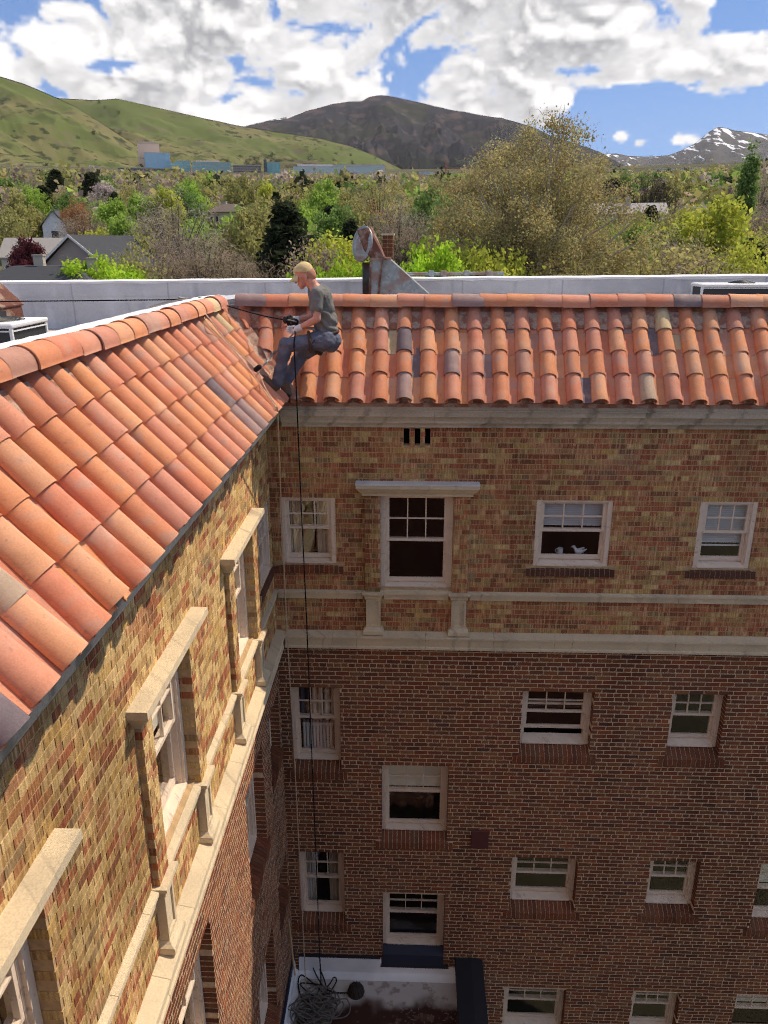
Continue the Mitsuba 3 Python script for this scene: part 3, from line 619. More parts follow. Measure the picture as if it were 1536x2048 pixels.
def condenser(key, x0, x1, y0, y1, zb, zt, nl=4):
    put(key, MB().box(x0+.02, x1-.02, y0+.02, y1-.02, zb, zt-.06), 'ac_dark')
    c = MB()
    for a in (x0, x1-.035):
        for b in (y0, y1-.035): put(numbered(key + '__corner_post'), MB().box(a, a+.035, b, b+.035, zb+.05, zt-.055), 'ac_white')
    put(key + '__base_pan', MB().box(x0, x1, y0, y1, zb, zb+.05), 'ac_white')
    for j in range(nl):
        z = zb + (zt - zb)*(j + 1.0)/(nl + .6)
        put(numbered(key + '__louver'), MB().box(x0+.036, x1-.036, y0-.004, y0+.012, z-.008, z+.008).box(x1-.012, x1+.004, y0+.036, y1-.036, z-.008, z+.008), 'ac_white')
    put(key + '__cover', MB().box(x0-.015, x1+.015, y0-.015, y1+.015, zt-.055, zt, ch=.015), 'ac_white')
    cx, cy, r = (x0+x1)/2, (y0+y1)/2, min(x1-x0, y1-y0)*.42
    put(key + '__fan_plate', MB().tube([[cx, cy, zt-.01], [cx, cy, zt+.004]], r*1.04, 28), 'coated_wall')
    g = MB()
    for q in np.linspace(.2, 1, 9): a = np.linspace(0, 2*np.pi, 33); g.tube(np.c_[cx + r*q*np.cos(a), cy + r*q*np.sin(a), np.full(33, zt + .035*(1-q*q) + .006)], .005, 4, cap=False)
    for a in np.arange(12)*np.pi/6: g.tube([[cx + r*math.cos(a), cy + r*math.sin(a), zt+.004], [cx, cy, zt + .045]], .005, 4)
    put(key + '__fan_grille', g, 'ac_dark')
put_k = say('air_conditioner', 'square air conditioner with white top and dark louvred sides behind the near tile ridge', 'air conditioner')
A0, A1 = at_d(45, 648, 10.4), at_d(1404, 567.5, 14.6)
condenser('air_conditioner', A0[0]-1.14, A0[0]-.14, A0[1], A0[1]+.95, -1.56, A0[2])
say('air_conditioner_001', 'dark louvred air conditioner with pale top beyond the far end of the tile ridge', 'air conditioner')
condenser('air_conditioner_001', A1[0], A1[0]+1.5, A1[1], A1[1]+.5, -1.5, A1[2], 7)
# rusty ridge vent at the left edge
EX = at_d(2, 590, 12.7)[0] + 5.14 - .32
k = say('roof_exhaust', 'rusty brown sheet metal exhaust box with sloping top at the frame edge', 'exhaust')
put(k, MB().prism([(EX-6.3, -1.55), (EX-5.14, -1.55), (EX-5.14, -1.0), (EX-5.16, -.86), (EX-5.45, -.56), (EX-6.3, -.46)], 1.6, 2.5, axis=1), 'rusty_metal')
put(k + '__roof_sheet', MB().prism([(EX-6.35, -.445), (EX-5.46, -.545), (EX-5.13, -.865), (EX-5.135, -.885), (EX-5.465, -.567), (EX-6.35, -.466)], 1.55, 2.55, axis=1), 'rusty_metal')
put(k + '__curb', MB().box(EX-6.2, EX-5.02, 1.7, 2.4, -1.55, -1.08), 'galvanised')
put(k + '__flue', MB().box(EX-5.155, EX-5.08, 1.65, 1.85, -1.06, -.92), 'ac_dark')
# small galvanised pipe stub behind the left ridge
k = say('vent_pipe', 'short dented galvanised vent stub behind the roof corner', 'pipe')
a = np.arange(13)*2*np.pi/12; c0 = at_d(365, 600, 11.3)
put(k, MB().tube([[c0[0], c0[1], -1.55], [c0[0]+.005, c0[1], -.70], [c0[0]+.012, c0[1], -.665]], [.058, .058, .066], 14), 'galvanised', smooth=40)
# swivel cowl with round back and sloped housing
k = say('kitchen_vent', 'weathered sheet metal vent with sloped housing under a big rusty round cowl', 'vent')
V0 = at_d(745, 590, 14.2); s = 14.2*1.035/FOC                        # metres per picture pixel there
def vp(px, py): return V0[0] + (px-745)*s, V0[2] - (py-590)*s*1.02
def vpoly(pts): return [vp(*p) for p in pts]
put(k, MB().prism(vpoly([(764, 528), (777, 527), (850, 588), (850, 625), (752, 625)]), V0[1]-.1, V0[1]+.55, axis=1), 'galvanised')
put(k + '__front_sheet', MB().prism(vpoly([(744, 528), (762, 528), (752, 625), (740, 625)]), V0[1]-.16, V0[1]+.5, axis=1), 'galvanised')
for pp in ([(741.5, 528), (744.5, 528), (742.5, 625), (738, 625)], [(762, 528), (765, 528), (755, 625), (750, 625)]):
    put(numbered(k + '__corner_strip'), MB().prism(vpoly(pp), V0[1]-.20, V0[1]-.09, axis=1), 'rusty_metal')
a = np.linspace(0, 1, 9); cv = MB(); ang = np.linspace(math.pi*.5, math.pi*1.0, 9)
x0, zt = vp(742, 528); _, zb_ = vp(742, 625); xl, _ = vp(727, 528); rr = x0 - xl
cv.add(np.vstack([np.c_[x0 + rr*np.cos(ang), V0[1]+.1 - .30*(1 - np.sin(ang))*0 + .25*np.sin(ang)-.2, np.full(9, zz) - .04*(9-np.arange(9))/9*(zz == zt)*0] for zz in (zt-.05, zb_)]), [[j, j+1, j+10, j+9] for j in range(8)])
put(k + '__rounded_side', cv, 'galvanised', smooth=True)
put(k + '__collar', MB().prism(vpoly([(740, 525), (779, 525), (779, 529), (740, 529)]), V0[1]-.22, V0[1]+.5, axis=1), 'rusty_metal')
# cowl: a drum whose round back plate faces the camera's left
cx, cz = vp(728, 502); R_ = 32*s; ax = np.array([-.80, -.58, .14]); ax /= np.linalg.norm(ax)
e1 = np.cross(ax, [0, 0, 1]); e1 /= np.linalg.norm(e1); e2 = np.cross(e1, ax); cen = np.array([cx, V0[1] + .1, cz]); a = np.arange(40)*2*np.pi/40
circ = lambda r, h: cen + ax*h + r*(np.cos(a)[:, None]*e1 + np.sin(a)[:, None]*e2)
lay_ = [(.02, .055), (.45, .05), (.47, .058), (.80, .045), (.82, .055), (.97, .04), (1.0, .03), (1.0, .0), (.94, .0)]
v = np.vstack([circ(R_*r, h) for r, h in lay_]); m_ = len(a); f = [[q*m_+j, q*m_+(j+1) % m_, (q+1)*m_+(j+1) % m_, (q+1)*m_+j] for q in range(len(lay_)-1) for j in range(m_)]
put(k + '__round_back', MB().add(v, f), 'galvanised', smooth=30)
h0, h1 = [np.array([*vp(741, 478), 0])[[0, 2, 1]], 0], 0
duct = m3.Manifold.hull_points(np.array([[*p] for p in [
    (vp(716, 481)[0], V0[1]+.12, vp(716, 478)[1]), (vp(738, 474)[0], V0[1]-.08, vp(738, 474)[1]), (vp(744, 476)[0], V0[1]+.35, vp(744, 473)[1]), (vp(742, 525)[0], V0[1]-.18, vp(742, 525)[1]), (vp(768, 524)[0], V0[1]-.18, vp(768, 524)[1]),
    (vp(768, 524)[0], V0[1]+.4, vp(768, 524)[1]), (vp(742, 525)[0], V0[1]+.4, vp(742, 525)[1]), (vp(730, 515)[0], V0[1]-.05, vp(730, 512)[1])]], np.float32))
put(k + '__elbow_duct', trm(duct), 'rusty_metal')
k = say('chimney_stack', 'narrow dark brick chimney with thin pale cap beside the round metal vent', 'chimney')
xa, za = vp(761, 484); xb, zb_ = vp(781, 620)
ch = MB().box(xa+.004, xb-.004, V0[1]+.704, V0[1]+1.096, -1.6, za-.02); put(k, ch, 'tan_mortar')
nr = 13; ph = (za - .02 + 1.6)/nr/1.75; rr_ = MB()
for r in range(int((za + 1.58)/.072)):
    z = za - .022 - r*.072
    for q in range(2): put(numbered(k + '__brick'), MB().box(xa + (xb-xa)*(q/2) + .003, xa + (xb-xa)*((q+1)/2) - .003, V0[1]+.70, V0[1]+1.10, z-.064, z, uv=((rng.choice([0, 2, 4])+.5)/16, rng.random())), 'dark_brick', uv=True)
put(k + '__cap', MB().box(xa-.02, xb+.02, V0[1]+.68, V0[1]+1.12, za-.022, za+.012), 'limestone')
pc = (xa+xb)/2
put(k + '__spark_guard', MB().tube([[xa-.07, V0[1]+.9, za+.09], [xb+.03, V0[1]+.9, za+.085]], .006, 5).tube([[pc-.06, V0[1]+.9, za], [pc-.06, V0[1]+.9, za+.088]], .007, 5).tube([[pc+.06, V0[1]+.9, za], [pc+.06, V0[1]+.9, za+.088]], .007, 5), 'galvanised')
# duct run lying on the parapet
k = say('roof_pipe', 'grey pipe run with small boxes lying along the white parapet cap', 'pipe')
p0, p1 = at_d(800, 545, 15.9), at_d(1010, 541, 15.9); zz = -.53
pm = MB().tube([[p0[0], 5.95, zz], [p1[0], 5.95, zz+.01]], .035, 8)
for t in (.3, .42, .64, .85): x = p0[0] + t*(p1[0]-p0[0]); pm.box(x-.05, x+.06, 5.9, 6.0, zz-.1, zz+.065, ch=.01)
put(k, pm, 'galvanised')

# ------------------------------------------------------------------ small things seen in windows
k = say('mug', 'white mug standing on the sill of the open lower sash', 'mug')
mx, mz_ = 4.0, R1[0] + .083
prof = np.array([(.0, 0), (.036, 0), (.038, .01), (.038, .095), (.034, .095), (.033, .012), (.0, .012)])
put(k, trimesh.creation.revolve(prof, sections=20).apply_translation([mx, .24, mz_]), 'ac_white', smooth=40)
put(k + '__handle', MB().tube(spline([[mx-.036, .24, mz_+.08], [mx-.062, .24, mz_+.075], [mx-.066, .24, mz_+.045], [mx-.036, .24, mz_+.02]], 6), .006, 6), 'ac_white', smooth=True)
k = say('bird_figurine', 'small white bird figurine standing behind the lower pane', 'figurine')
S = lambda r, x, y, z: m3.Manifold.sphere(r, 20).translate([x, y, z])
H = lambda *b: m3.Manifold.batch_hull(list(b))
fx = 4.235
bird = H(S(.035, fx, .24, mz_+.045), S(.028, fx+.07, .24, mz_+.05)) + H(S(.03, fx, .24, mz_+.05), S(.018, fx-.045, .24, mz_+.105)) + S(.024, fx-.05, .24, mz_+.115) + H(S(.02, fx+.08, .24, mz_+.055), S(.006, fx+.13, .24, mz_+.08)) + H(S(.01, fx-.065, .24, mz_+.115), S(.002, fx-.09, .24, mz_+.11)) + H(S(.012, fx+.01, .24, mz_+.08), S(.01, fx+.09, .24, mz_+.10)) + m3.Manifold.cylinder(.02, .045, .04, 20).translate([fx+.02, .24, mz_])
put(k, trm(bird), 'ac_white', smooth=50)
k = say('radiator', 'white column radiator under the window behind hanging clothes', 'radiator')
for j in range(9): put(numbered(k + '__column'), MB().box(.27 + j*.052, .305 + j*.052, .34, .44, -7.55, -6.98, ch=.012), 'ac_white')
put(k + '__pipe', MB().box(.26, .74, .375, .405, -7.50, -7.46).box(.26, .74, .375, .405, -7.06, -7.02), 'ac_white')
for j, (x, w, c, lb) in enumerate([(.29, .07, (.08, .1, .14), 'navy'), (.38, .07, (.035, .035, .04), 'black'), (.47, .08, (.5, .48, .43), 'cream'), (.56, .08, (.42, .40, .36), 'beige'), (.66, .08, (.62, .60, .55), 'white'), (.75, .06, (.35, .32, .28), 'taupe')]):
    k = say(numbered('hanging_garment'), f'{lb} garment hanging behind the upper panes of the corner window', 'garment', 'garments hanging in the corner window')
    y = np.linspace(0, 1, 6); g = MB(); m_ = 12; a = np.arange(m_)*2*np.pi/m_
    v = np.vstack([np.c_[x + (w*.35 + w*.28*q)*np.cos(a)*(1 + .18*np.sin(3*a + 5*q)), .32 + .07*(.7+.3*q)*np.sin(a), np.full(m_, -6.25 - .62*q)] for q in y])
    f = [[q*m_+b, q*m_+(b+1) % m_, (q+1)*m_+(b+1) % m_, (q+1)*m_+b] for q in range(5) for b in range(m_)]
    put(k, g.add(v, f, col=c).add(np.array([[x, .32, -6.22], *v[:m_]]), [[0, b+1, (b+1) % m_+1] for b in range(m_)], col=c), 'vertex_paint', smooth=60, vc=False) if False else put(k, g.add(v, f, col=c), 'vertex_paint', smooth=True, vc=True)

# ------------------------------------------------------------------ roofer
def P(px, py, y): return hit(px, py, 1, y)
def chain(*bones, edge=.018, it=10, lam=.5):
    """bones: lists of (point, radius); each consecutive pair becomes the hull of its two balls"""
    parts = []
    for b in bones:
        for (p, r), (q, s_) in zip(b[:-1], b[1:]): parts.append(H(S(r, *map(float, p)), S(s_, *map(float, q))))
    m = trm(m3.Manifold.batch_boolean(parts, m3.OpType.Add).refine_to_length(edge))
    trimesh.smoothing.filter_taubin(m, lamb=lam, nu=.53, iterations=it); return m
ya, yb, yc = -.50, -.30, -.14                              # near arm and leg, spine, far arm and leg
head, nape, chest, belly, hips = P(609, 552, yb), P(626, 571, yb), P(642, 600, yb), P(651, 640, yb), P(651, 676, yb)
sn, sf = P(634, 587, ya+.02), P(631, 583, yc+.03); en, ef = P(634, 638, ya-.02), P(628, 634, yc)
hn, hf = P(597, 657, ya+.08), P(590, 640, yc-.06)
hpn, hpf = P(652, 680, ya+.09), P(650, 680, yc-.06); kn, kf = P(571, 690, ya+.02), P(604, 708, yc); an, af = P(556, 763, ya+.03), P(571, 764, yc-.05)
k = say('person', 'roofer in yellow cap and grey shirt sitting roped on the tile roof', 'person')
fwd = np.array([-.93, -.05, -.32]); fwd /= np.linalg.norm(fwd); sid = np.array([0, -1., 0]); sid -= fwd*(sid @ fwd); sid /= np.linalg.norm(sid); upn = np.cross(fwd, sid); upn = upn if upn[2] > 0 else -upn
def hd(f, s_, u): return head + fwd*f + sid*s_ + upn*u
skull = [[(hd(-.02, 0, .035), .098), (hd(.025, 0, .02), .09)], [(hd(.03, 0, .0), .075), (hd(.055, 0, -.075), .05)], [(hd(.055, 0, -.06), .05), (hd(.075, 0, -.105), .03)], [(hd(-.03, 0, -.03), .075), (nape, .068)],
         [(hd(.105, 0, .0), .012), (hd(.125, 0, -.035), .014)], [(hd(.1, 0, -.07), .016), (hd(.1, .012, -.07), .015)], [(hd(-.015, .09, -.005), .022), (hd(-.012, .092, -.04), .014)], [(hd(-.015, -.09, -.005), .022), (hd(-.012, -.092, -.04), .014)]]
def hand_chain(w, c, d, side):
    """wrist, palm centre, finger direction: palm, four curled fingers and a thumb"""
    d = d/np.linalg.norm(d); o = np.cross(d, side); o /= np.linalg.norm(o); sd = side - d*(side @ d); sd /= np.linalg.norm(sd); out = [[(w, .03), (c, .034)]]
    for j in range(4):
        b = c + d*.035 + sd*(.03 - .02*j); L = (.036, .042, .04, .032)[j]
        p1 = b + d*L - o*.006; p2 = p1 + (d*.35 - o*.8)*L*.8; p3 = p2 + (-d*.6 - o*.45)*L*.65
        out.append([(b - d*.03, .013), (p1, .0115), (p2, .0105), (p3, .009)])
    t0 = c + sd*.028 - d*.015; out.append([(t0, .014), (t0 + sd*.022 + d*.025 - o*.01, .012), (t0 + sd*.01 + d*.05 - o*.022, .010)])
    return out
gn, gf = P(590, 661, ya+.09), P(581, 640, yc-.08)
dn = np.array([-.7, .3, .1]); df = np.array([-.9, -.35, .05])
body = skull + [[(nape, .065), (chest, .13), (belly, .125), (hips, .14)], [(chest, .11), (sn, .06)], [(chest, .11), (sf, .06)], [(sn, .058), (en, .046), (hn, .032)], [(sf, .058), (ef, .046), (hf, .032)],
                [(hpn, .095), (kn, .062), (an, .045)], [(hpf, .095), (kf, .062), (af, .045)], [(an, .042), (an + np.array([-.05, 0, -.04]), .035)], [(af, .042), (af + np.array([-.04, 0, -.05]), .035)]]
body += hand_chain(hn, gn, dn, np.array([0, 0, 1.])) + hand_chain(hf, gf, df, np.array([0, 0, 1.]))
bm = chain(*body, edge=.012, it=6)
def f_skin(p, n, uv):
    a = fbm(p.x*18, p.y*18, p.z*18, 3)
    return mix(mi.Color3f(.50, .215, .145), mi.Color3f(.62, .32, .23), a)
mat('skin', principled(proc(f_skin), .5, .4))
put(k, bm, 'skin', smooth=True)
eye = MB()
for s_ in (1, -1): eye.mesh(trimesh.creation.icosphere(2, .012).apply_translation(hd(.092, s_*.034, .012)))
put(k + '__eyes', eye, 'void_black', smooth=True)
hair = chain([(hd(-.045, 0, .015), .0945), (hd(-.06, 0, -.015), .0815)], edge=.02, it=3)
put(k + '__hair', hair, mat('hair_red', principled((.46, .22, .14), .8)), smooth=True)
def f_cap(p, n, uv): return mi.Color3f(.60, .46, .24)*(.8 + .35*fbm(p.x*30, p.y*30, p.z*30, 3))
mat('cap_cloth', principled(proc(f_cap), .9, .1))
cap = H(S(.108, *hd(-.02, 0, .055)), S(.1, *hd(.03, 0, .045))) - m3.Manifold.cube([.6, .6, .6], True).translate([0, 0, 0]).translate([0, 0, -.3]).rotate([0, 0, 0]).translate((head + np.array([0, 0, .045])).tolist())
cap = trm(cap.refine_to_length(.02)); trimesh.smoothing.filter_taubin(cap, iterations=4)
put(k + '__cap', cap, 'cap_cloth', smooth=60)
v = []
for t in np.linspace(0, 1, 6):
    for q in np.linspace(-1, 1, 9): r = .088 + .115*t*math.sqrt(max(0, 1 - .55*q*q)); v.append(hd(r*math.cos(q*.95)*1.0, r*math.sin(q*.95)*.92*(1-.15*t),   .058 - .062*t - .022*q*q))
V = np.array(v); f = [[i*9+j, i*9+j+1, (i+1)*9+j+1, (i+1)*9+j] for i in range(5) for j in range(8)]
put(k + '__cap_brim', MB().add(np.vstack([V, V - upn*.006]), np.array(f + [[a+54 for a in q[::-1]] for q in f])), 'cap_cloth', smooth=True)
def f_shirt(p, n, uv):
    a = fbm(p.x*14, p.y*14, p.z*14, 3); g = noise(p.x*160, p.y*160, p.z*160)
    return mi.Color3f(.165, .165, .155)*(.72 + .4*a + .2*g)
mat('shirt_cloth', principled(proc(f_shirt), .95, .1))
sh = chain([(nape + np.array([.005, 0, -.045]), .075), (chest, .145), (belly, .142), (belly*.4 + hips*.6, .148)], [(chest + np.array([.01, 0, .05]), .125), (sn, .075), (sn*.45 + en*.55, .073)], [(chest + np.array([.01, 0, .05]), .125), (sf, .075), (sf*.45 + ef*.55, .073)], edge=.014, it=8)
q = np.asarray(sh.vertices); nrm = sh.vertex_normals; wv = (meshkit.fbm(q*np.array([16, 16, 10.]), 3, 4) - .5)*.035 + .012*np.sin(q[:, 2]*55 + q[:, 0]*40 + 6*meshkit.noise(q*9, 2))*(q[:, 2] < chest[2] - .12)
sh.vertices = q + nrm*wv[:, None]; put(k + '__shirt', sh, 'shirt_cloth', smooth=True)
def f_jean(p, n, uv):
    a = fbm(p.x*11, p.y*11, p.z*11, 3); g = noise(p.x*220, p.y*220, p.z*220)
    return mix(mi.Color3f(.10, .11, .15), mi.Color3f(.15, .165, .215), smoothstep(.3, .8, a))*(.8 + .35*g)
mat('denim', principled(proc(f_jean), .9, .1))
je = chain([(hips + np.array([0, 0, .03]), .148), (hips + np.array([.05, 0, -.03]), .14)], [(hips, .14), (hpn, .12), (kn, .084), (an + (an-kn)*.02, .073)], [(hips, .14), (hpf, .12), (kf, .084), (af + (af-kf)*.02, .073)], edge=.014, it=8)
q = np.asarray(je.vertices); je.vertices = q + je.vertex_normals*((meshkit.fbm(q*17, 3, 7) - .5)*.04)[:, None]; put(k + '__jeans', je, 'denim', smooth=True)
mat('boot_leather', principled((.13, .08, .05), .7, .3)); mat('sole_rubber', principled((.02, .02, .02), .8, .2)); mat('sock_white', principled((.6, .6, .58), .95, .1))
for a_, toe, heel in ((an, P(522, 752, ya+.0), P(546, 781, ya+.03)), (af, P(571, 789, yc-.1), P(568, 768, yc-.03))):
    bk = numbered(k + '__boot')
    if bk.endswith('boot_001'): toe, heel = P(578, 790, yc-.22), P(567, 770, yc-.08)
    mid = toe*.45 + heel*.55
    bt = chain([(a_ + (heel-a_)*.35, .058), (heel + (a_-heel)*.28, .06), (mid + (a_-heel)*.12, .056), (toe + (heel-toe)*.14, .045)], edge=.014, it=5)
    put(bk, bt, 'boot_leather', smooth=True)
    dn_ = (heel - a_)/np.linalg.norm(heel - a_)*.034
    put(bk + '__sole', chain([(heel + dn_*.8, .036), (mid + dn_*.9, .036), (toe + (heel-toe)*.06 + dn_*.6, .034)], edge=.02, it=2), 'sole_rubber', smooth=True)
    put(numbered(k + '__sock'), chain([(a_, .05), (a_ + (heel-a_)*.4, .05)], edge=.02, it=2), 'sock_white', smooth=True)
for hw, g, d in ((hn, gn, dn), (hf, gf, df)):
    gm = chain(*[[(p, r + .004) for p, r in b] for b in hand_chain(hw, g, d, np.array([0, 0, 1.]))], edge=.006, it=4)
    put(numbered(k + '__glove'), gm, mat('glove_white', principled((.66, .66, .65), .9, .1)) if g is gn else mat('glove_black', principled((.03, .035, .045), .8, .2)), smooth=True)
    put(numbered(k + '__glove_cuff'), chain([(hw, .043), (hw + (en if g is gn else ef - hw*0)*.0 + ((en if g is gn else ef) - hw)*.14, .04)], edge=.015, it=2), 'glove_white', smooth=True)
put(k + '__undershirt', MB().tube([P(664, 668.5, yb-.05), P(670, 669.5, yb-.04), P(676.5, 671, yb)], [.012, .02, .014], 8), 'glove_white', smooth=True)
ring = lambda c, ax_, r, n_=28: [c + r*(math.cos(t)*u_ + math.sin(t)*w_) for t in np.linspace(0, 2*np.pi, n_) for u_, w_ in [(lambda a: (np.cross(a, [0, 1., .3])/np.linalg.norm(np.cross(a, [0, 1., .3])), np.cross(a, np.cross(a, [0, 1., .3])/np.linalg.norm(np.cross(a, [0, 1., .3])))))(ax_/np.linalg.norm(ax_))]]
mat('webbing', principled((.075, .045, .035), .85, .15))
put(k + '__belt', MB().tube(ring(hips*.8 + belly*.2 + np.array([.0, 0, .0]), np.array([-.25, 0, 1.]), .158), .02, 8, cap=False), 'webbing', smooth=True)
hs = MB()
for hp, kk in ((hpn, kn), (hpf, kf)): hs.tube(ring(hp*.60 + kk*.40, kk - hp, .118), .019, 8, cap=False)
hs.tube(spline([hips + np.array([-.12, -.14, .06]), hpn*.75 + kn*.25 + np.array([0, -.10, .03]), hpn*.6 + kn*.4 + np.array([.02, -.1, -.02])], 6), .012, 6)
put(k + '__harness', hs, 'webbing', smooth=True)

# ------------------------------------------------------------------ ropes
def f_rope(p, n, uv): return mi.Color3f(.55, .43, .30)*(.7 + .5*noise(p.x*150, p.y*150, p.z*150))
mat('tan_rope', principled(proc(f_rope), .9, .1)); mat('black_rope', principled((.012, .012, .014), .8, .2))
def roofL(px, py, up=.02):
    """the picture's point on the crowns of the left roof"""
    d = ray(px, py); n_ = np.array([SA, 0, CA]); o = np.array([EC, 0, EZ]) + n_*up; return EYE + d*((o - EYE) @ n_/(d @ n_))
bel = P(580, 642, yc-.12)
k = say('rope', 'black climbing rope stretched from the frame edge over the roof corner to the gloved hand', 'rope')
rr0 = np.array([-6.9, -.2, -.70]); q1 = at_d(0, 603, 11.9); q2 = at_d(365, 599, 10.75); q3 = at_d(400, 596, 10.6)
put(k, MB().tube(spline([q1 + (q1-q2)*.3, q1, q2, q3, at_d(452, 611, 10.5), at_d(520, 630, 10.2), bel], 8), .0085, 6), 'black_rope', smooth=True)
k = say('rope_001', 'black rope hanging from the roofer down past the windows to the low roof', 'rope')
hb = P(590, 664, ya+.05)
put(k, MB().tube(spline([bel, P(583, 650, ya+.1), hb, P(588, 690, ya-.08), P(590, 730, -.60), P(593.5, 800, -.62), P(602, 1000, -.58), P(614, 1260, -.55), P(624, 1520, -.52), P(634, 1760, -.48), P(639, 1905, -.46)], 10), .0085, 6), 'black_rope', smooth=True)
k = say('rope_002', 'tan rope running down the left roof slope to the ascender', 'rope')
asc = roofL(512, 739, .06)
put(k, MB().tube(spline([at_d(300, 613, 11.1), at_d(350, 601, 10.7), at_d(392, 602, 10.5), roofL(414, 632, .05), roofL(455, 683, .03), asc, roofL(530, 775, .03), roofL(549, 806, .03)], 8), .008, 6), 'tan_rope', smooth=True)
k = say('rope_003', 'thin tan rope lying straight over the tiles beside the other roof rope', 'rope')
put(k, MB().tube(spline([at_d(398, 606, 10.45), roofL(412, 642, .03), roofL(445, 678, .02), roofL(486, 722, .02), roofL(552, 815, .025)], 8), .007, 6), 'tan_rope', smooth=True)
k = say('rope_004', 'long tan rope hanging from the eave down the wall to the rope pile', 'rope')
e0 = roofL(553, 817, .0)
put(k, MB().tube(spline([e0, P(555.5, 832, e0[1]-.005), P(562, 1000, -.40), P(574, 1260, -.40), P(588, 1500, -.40), P(602, 1780, -.40), P(611, 1960, -.40), P(614, 2046, -.42)], 8), .009, 6), 'tan_rope', smooth=True)
k = say('ascender', 'black rope clamp at the end of a grey metal rod above the boot', 'rope clamp')
put(k, chain([(asc, .03), (asc + np.array([.04, 0, .03]), .028)], edge=.02, it=2), 'black_rope', smooth=True)
put(k + '__rod', MB().tube(spline([asc + np.array([.02, 0, .02]), roofL(530, 728, .1), P(547, 706, -.35), P(548, 703, -.36), P(556, 700, -.38)], 6), .010, 6).tube([P(541, 706, -.34), P(549, 708, -.35), P(565, 690, -.42), P(588, 666, -.40)], .009, 6), 'galvanised', smooth=True)
k = say('belay_device', 'dark rope brake with silver lever held in the far glove', 'rope brake')
put(k, chain([(bel, .045), (bel + np.array([.07, -.02, -.01]), .04)], [(bel + np.array([-.02, 0, -.04]), .02), (bel + np.array([.03, -.02, -.07]), .018)], edge=.02, it=2), 'black_rope', smooth=True)
put(k + '__lever', MB().tube([bel + np.array([-.02, -.05, .02]), bel + np.array([.05, -.06, .005]), bel + np.array([.09, -.05, -.005])], .009, 6), 'galvanised', smooth=True)
k = say('lanyard', 'grey webbing lanyard joining the harness to the belay device', 'lanyard')
put(k, MB().tube(spline([bel + np.array([.06, -.03, -.03]), P(598, 652, yc-.1), P(612, 655, yb-.1), P(630, 660, yb-.15)], 6), .012, 6), 'galvanised', smooth=True)
# pile of rope on the low roof
r2 = np.random.default_rng(5)
def pile(key, c, rad, n, m, rt, hmax, kinds):
    pts = []
    for j in range(n):
        a0 = r2.random()*6.28; cc = c + np.array([r2.normal(0, rad*.35), r2.normal(0, rad*.35), 0]); rx = rad*(.35 + .5*r2.random()); h0 = r2.random()*hmax
        for t in np.linspace(0, 6.28, 14, endpoint=False): pts.append(cc + np.array([rx*math.cos(t + a0), rx*.8*math.sin(t + a0), rt + h0*(.3 + .7*abs(math.sin(t*1.5 + j))) + .02*r2.random()]))
    put(key, MB().tube(spline(pts, 3), rt, 5), m, smooth=True)
G = hit(634, 2022, 2, FZ+.1)
k = say('rope_pile', 'heap of grey rope coils in the corner of the low roof', 'rope coil'); pile(k, np.array([G[0], G[1], FZ]), .34, 26, mat('grey_rope', principled((.16, .145, .13), .9, .1)), .011, .16, 0)
k = say('rope_pile_001', 'loose black rope loops lying over the grey rope heap', 'rope coil')
lp = [hit(x, y, 2, FZ + z) for x, y, z in ((639, 1905, .5), (640, 1975, .06), (612, 2005, .05), (597, 1975, .04), (603, 1950, .05), (636, 1975, .06), (652, 1990, .04), (672, 1965, .03), (668, 1955, .08), (650, 1975, .06), (628, 1940, .1), (631, 1926, .12), (645, 1950, .06), (654, 1985, .04), (641, 2000, .05), (600, 1968, .04), (640, 1970, .04), (665, 1984, .03), (700, 1986, .03))]
put(k, MB().tube(spline(lp, 8), .011, 6), 'black_rope', smooth=True)
k = say('roof_drain', 'dark domed strainer over the drain of the low roof', 'drain cover')
dc = hit(712, 1985, 2, FZ)
put(k, trimesh.creation.revolve(np.array([(0, .17), (.05, .165), (.09, .13), (.12, .06), (.135, .0), (.0, .0)]), sections=24).apply_translation(dc), mat('drain_iron', principled((.05, .04, .035), .8, .2)), smooth=40)
for j in range(12):
    a = j*math.pi/6; put(numbered(k + '__rib'), MB().tube([dc + np.array([r_*math.cos(a), r_*math.sin(a), z_]) for r_, z_ in ((.02, .178), (.06, .168), (.1, .125), (.128, .06), (.14, .01))], .008, 5), 'drain_iron', smooth=True)
k = say('broom_pole', 'thin wooden pole leaning in the wall corner above the low roof', 'pole')
put(k, MB().tube([hit(577, 1838, 0, .14), hit(590, 1950, 0, .35)], .013, 8), mat('pole_wood', principled((.42, .31, .16), .7)), smooth=True)
# ------------------------------------------------------------------ land
def ground_z(d): return -16 + .092*np.maximum(0, np.asarray(d, float) - 30)
def f_land(p, n, uv):
    a = fbm(p.x*.03, p.y*.03, 1.0, 4); b = fbm(p.x*.3, p.y*.3, 2.0, 3)
    c = mix(mi.Color3f(.06, .062, .035), mi.Color3f(.10, .092, .06), smoothstep(.4, .65, a))
    return c*(.6 + .8*b)
mat('land', principled(proc(f_land), .95, .05))
az = np.radians(np.linspace(-75, 75, 61)); dd = np.concatenate([np.linspace(0, 300, 25), np.geomspace(340, 2600, 22)])
A, D = np.meshgrid(az, dd, indexing='ij'); v = np.c_[(EYE[0] + D*np.sin(A)).ravel(), (EYE[1] + D*np.cos(A)).ravel(), ground_z(D).ravel() + 0*A.ravel()]
na, nd_ = A.shape; f = [[i*nd_+j, (i+1)*nd_+j, (i+1)*nd_+j+1, i*nd_+j+1] for i in range(na-1) for j in range(nd_-1)]
gm = MB().add(v, np.array(f)[:, ::-1])
gm.add([[-4000, -4000, -16.4], [4000, -4000, -16.4], [4000, 700, -16.4], [-4000, 700, -16.4]], [[0, 1, 2, 3]])
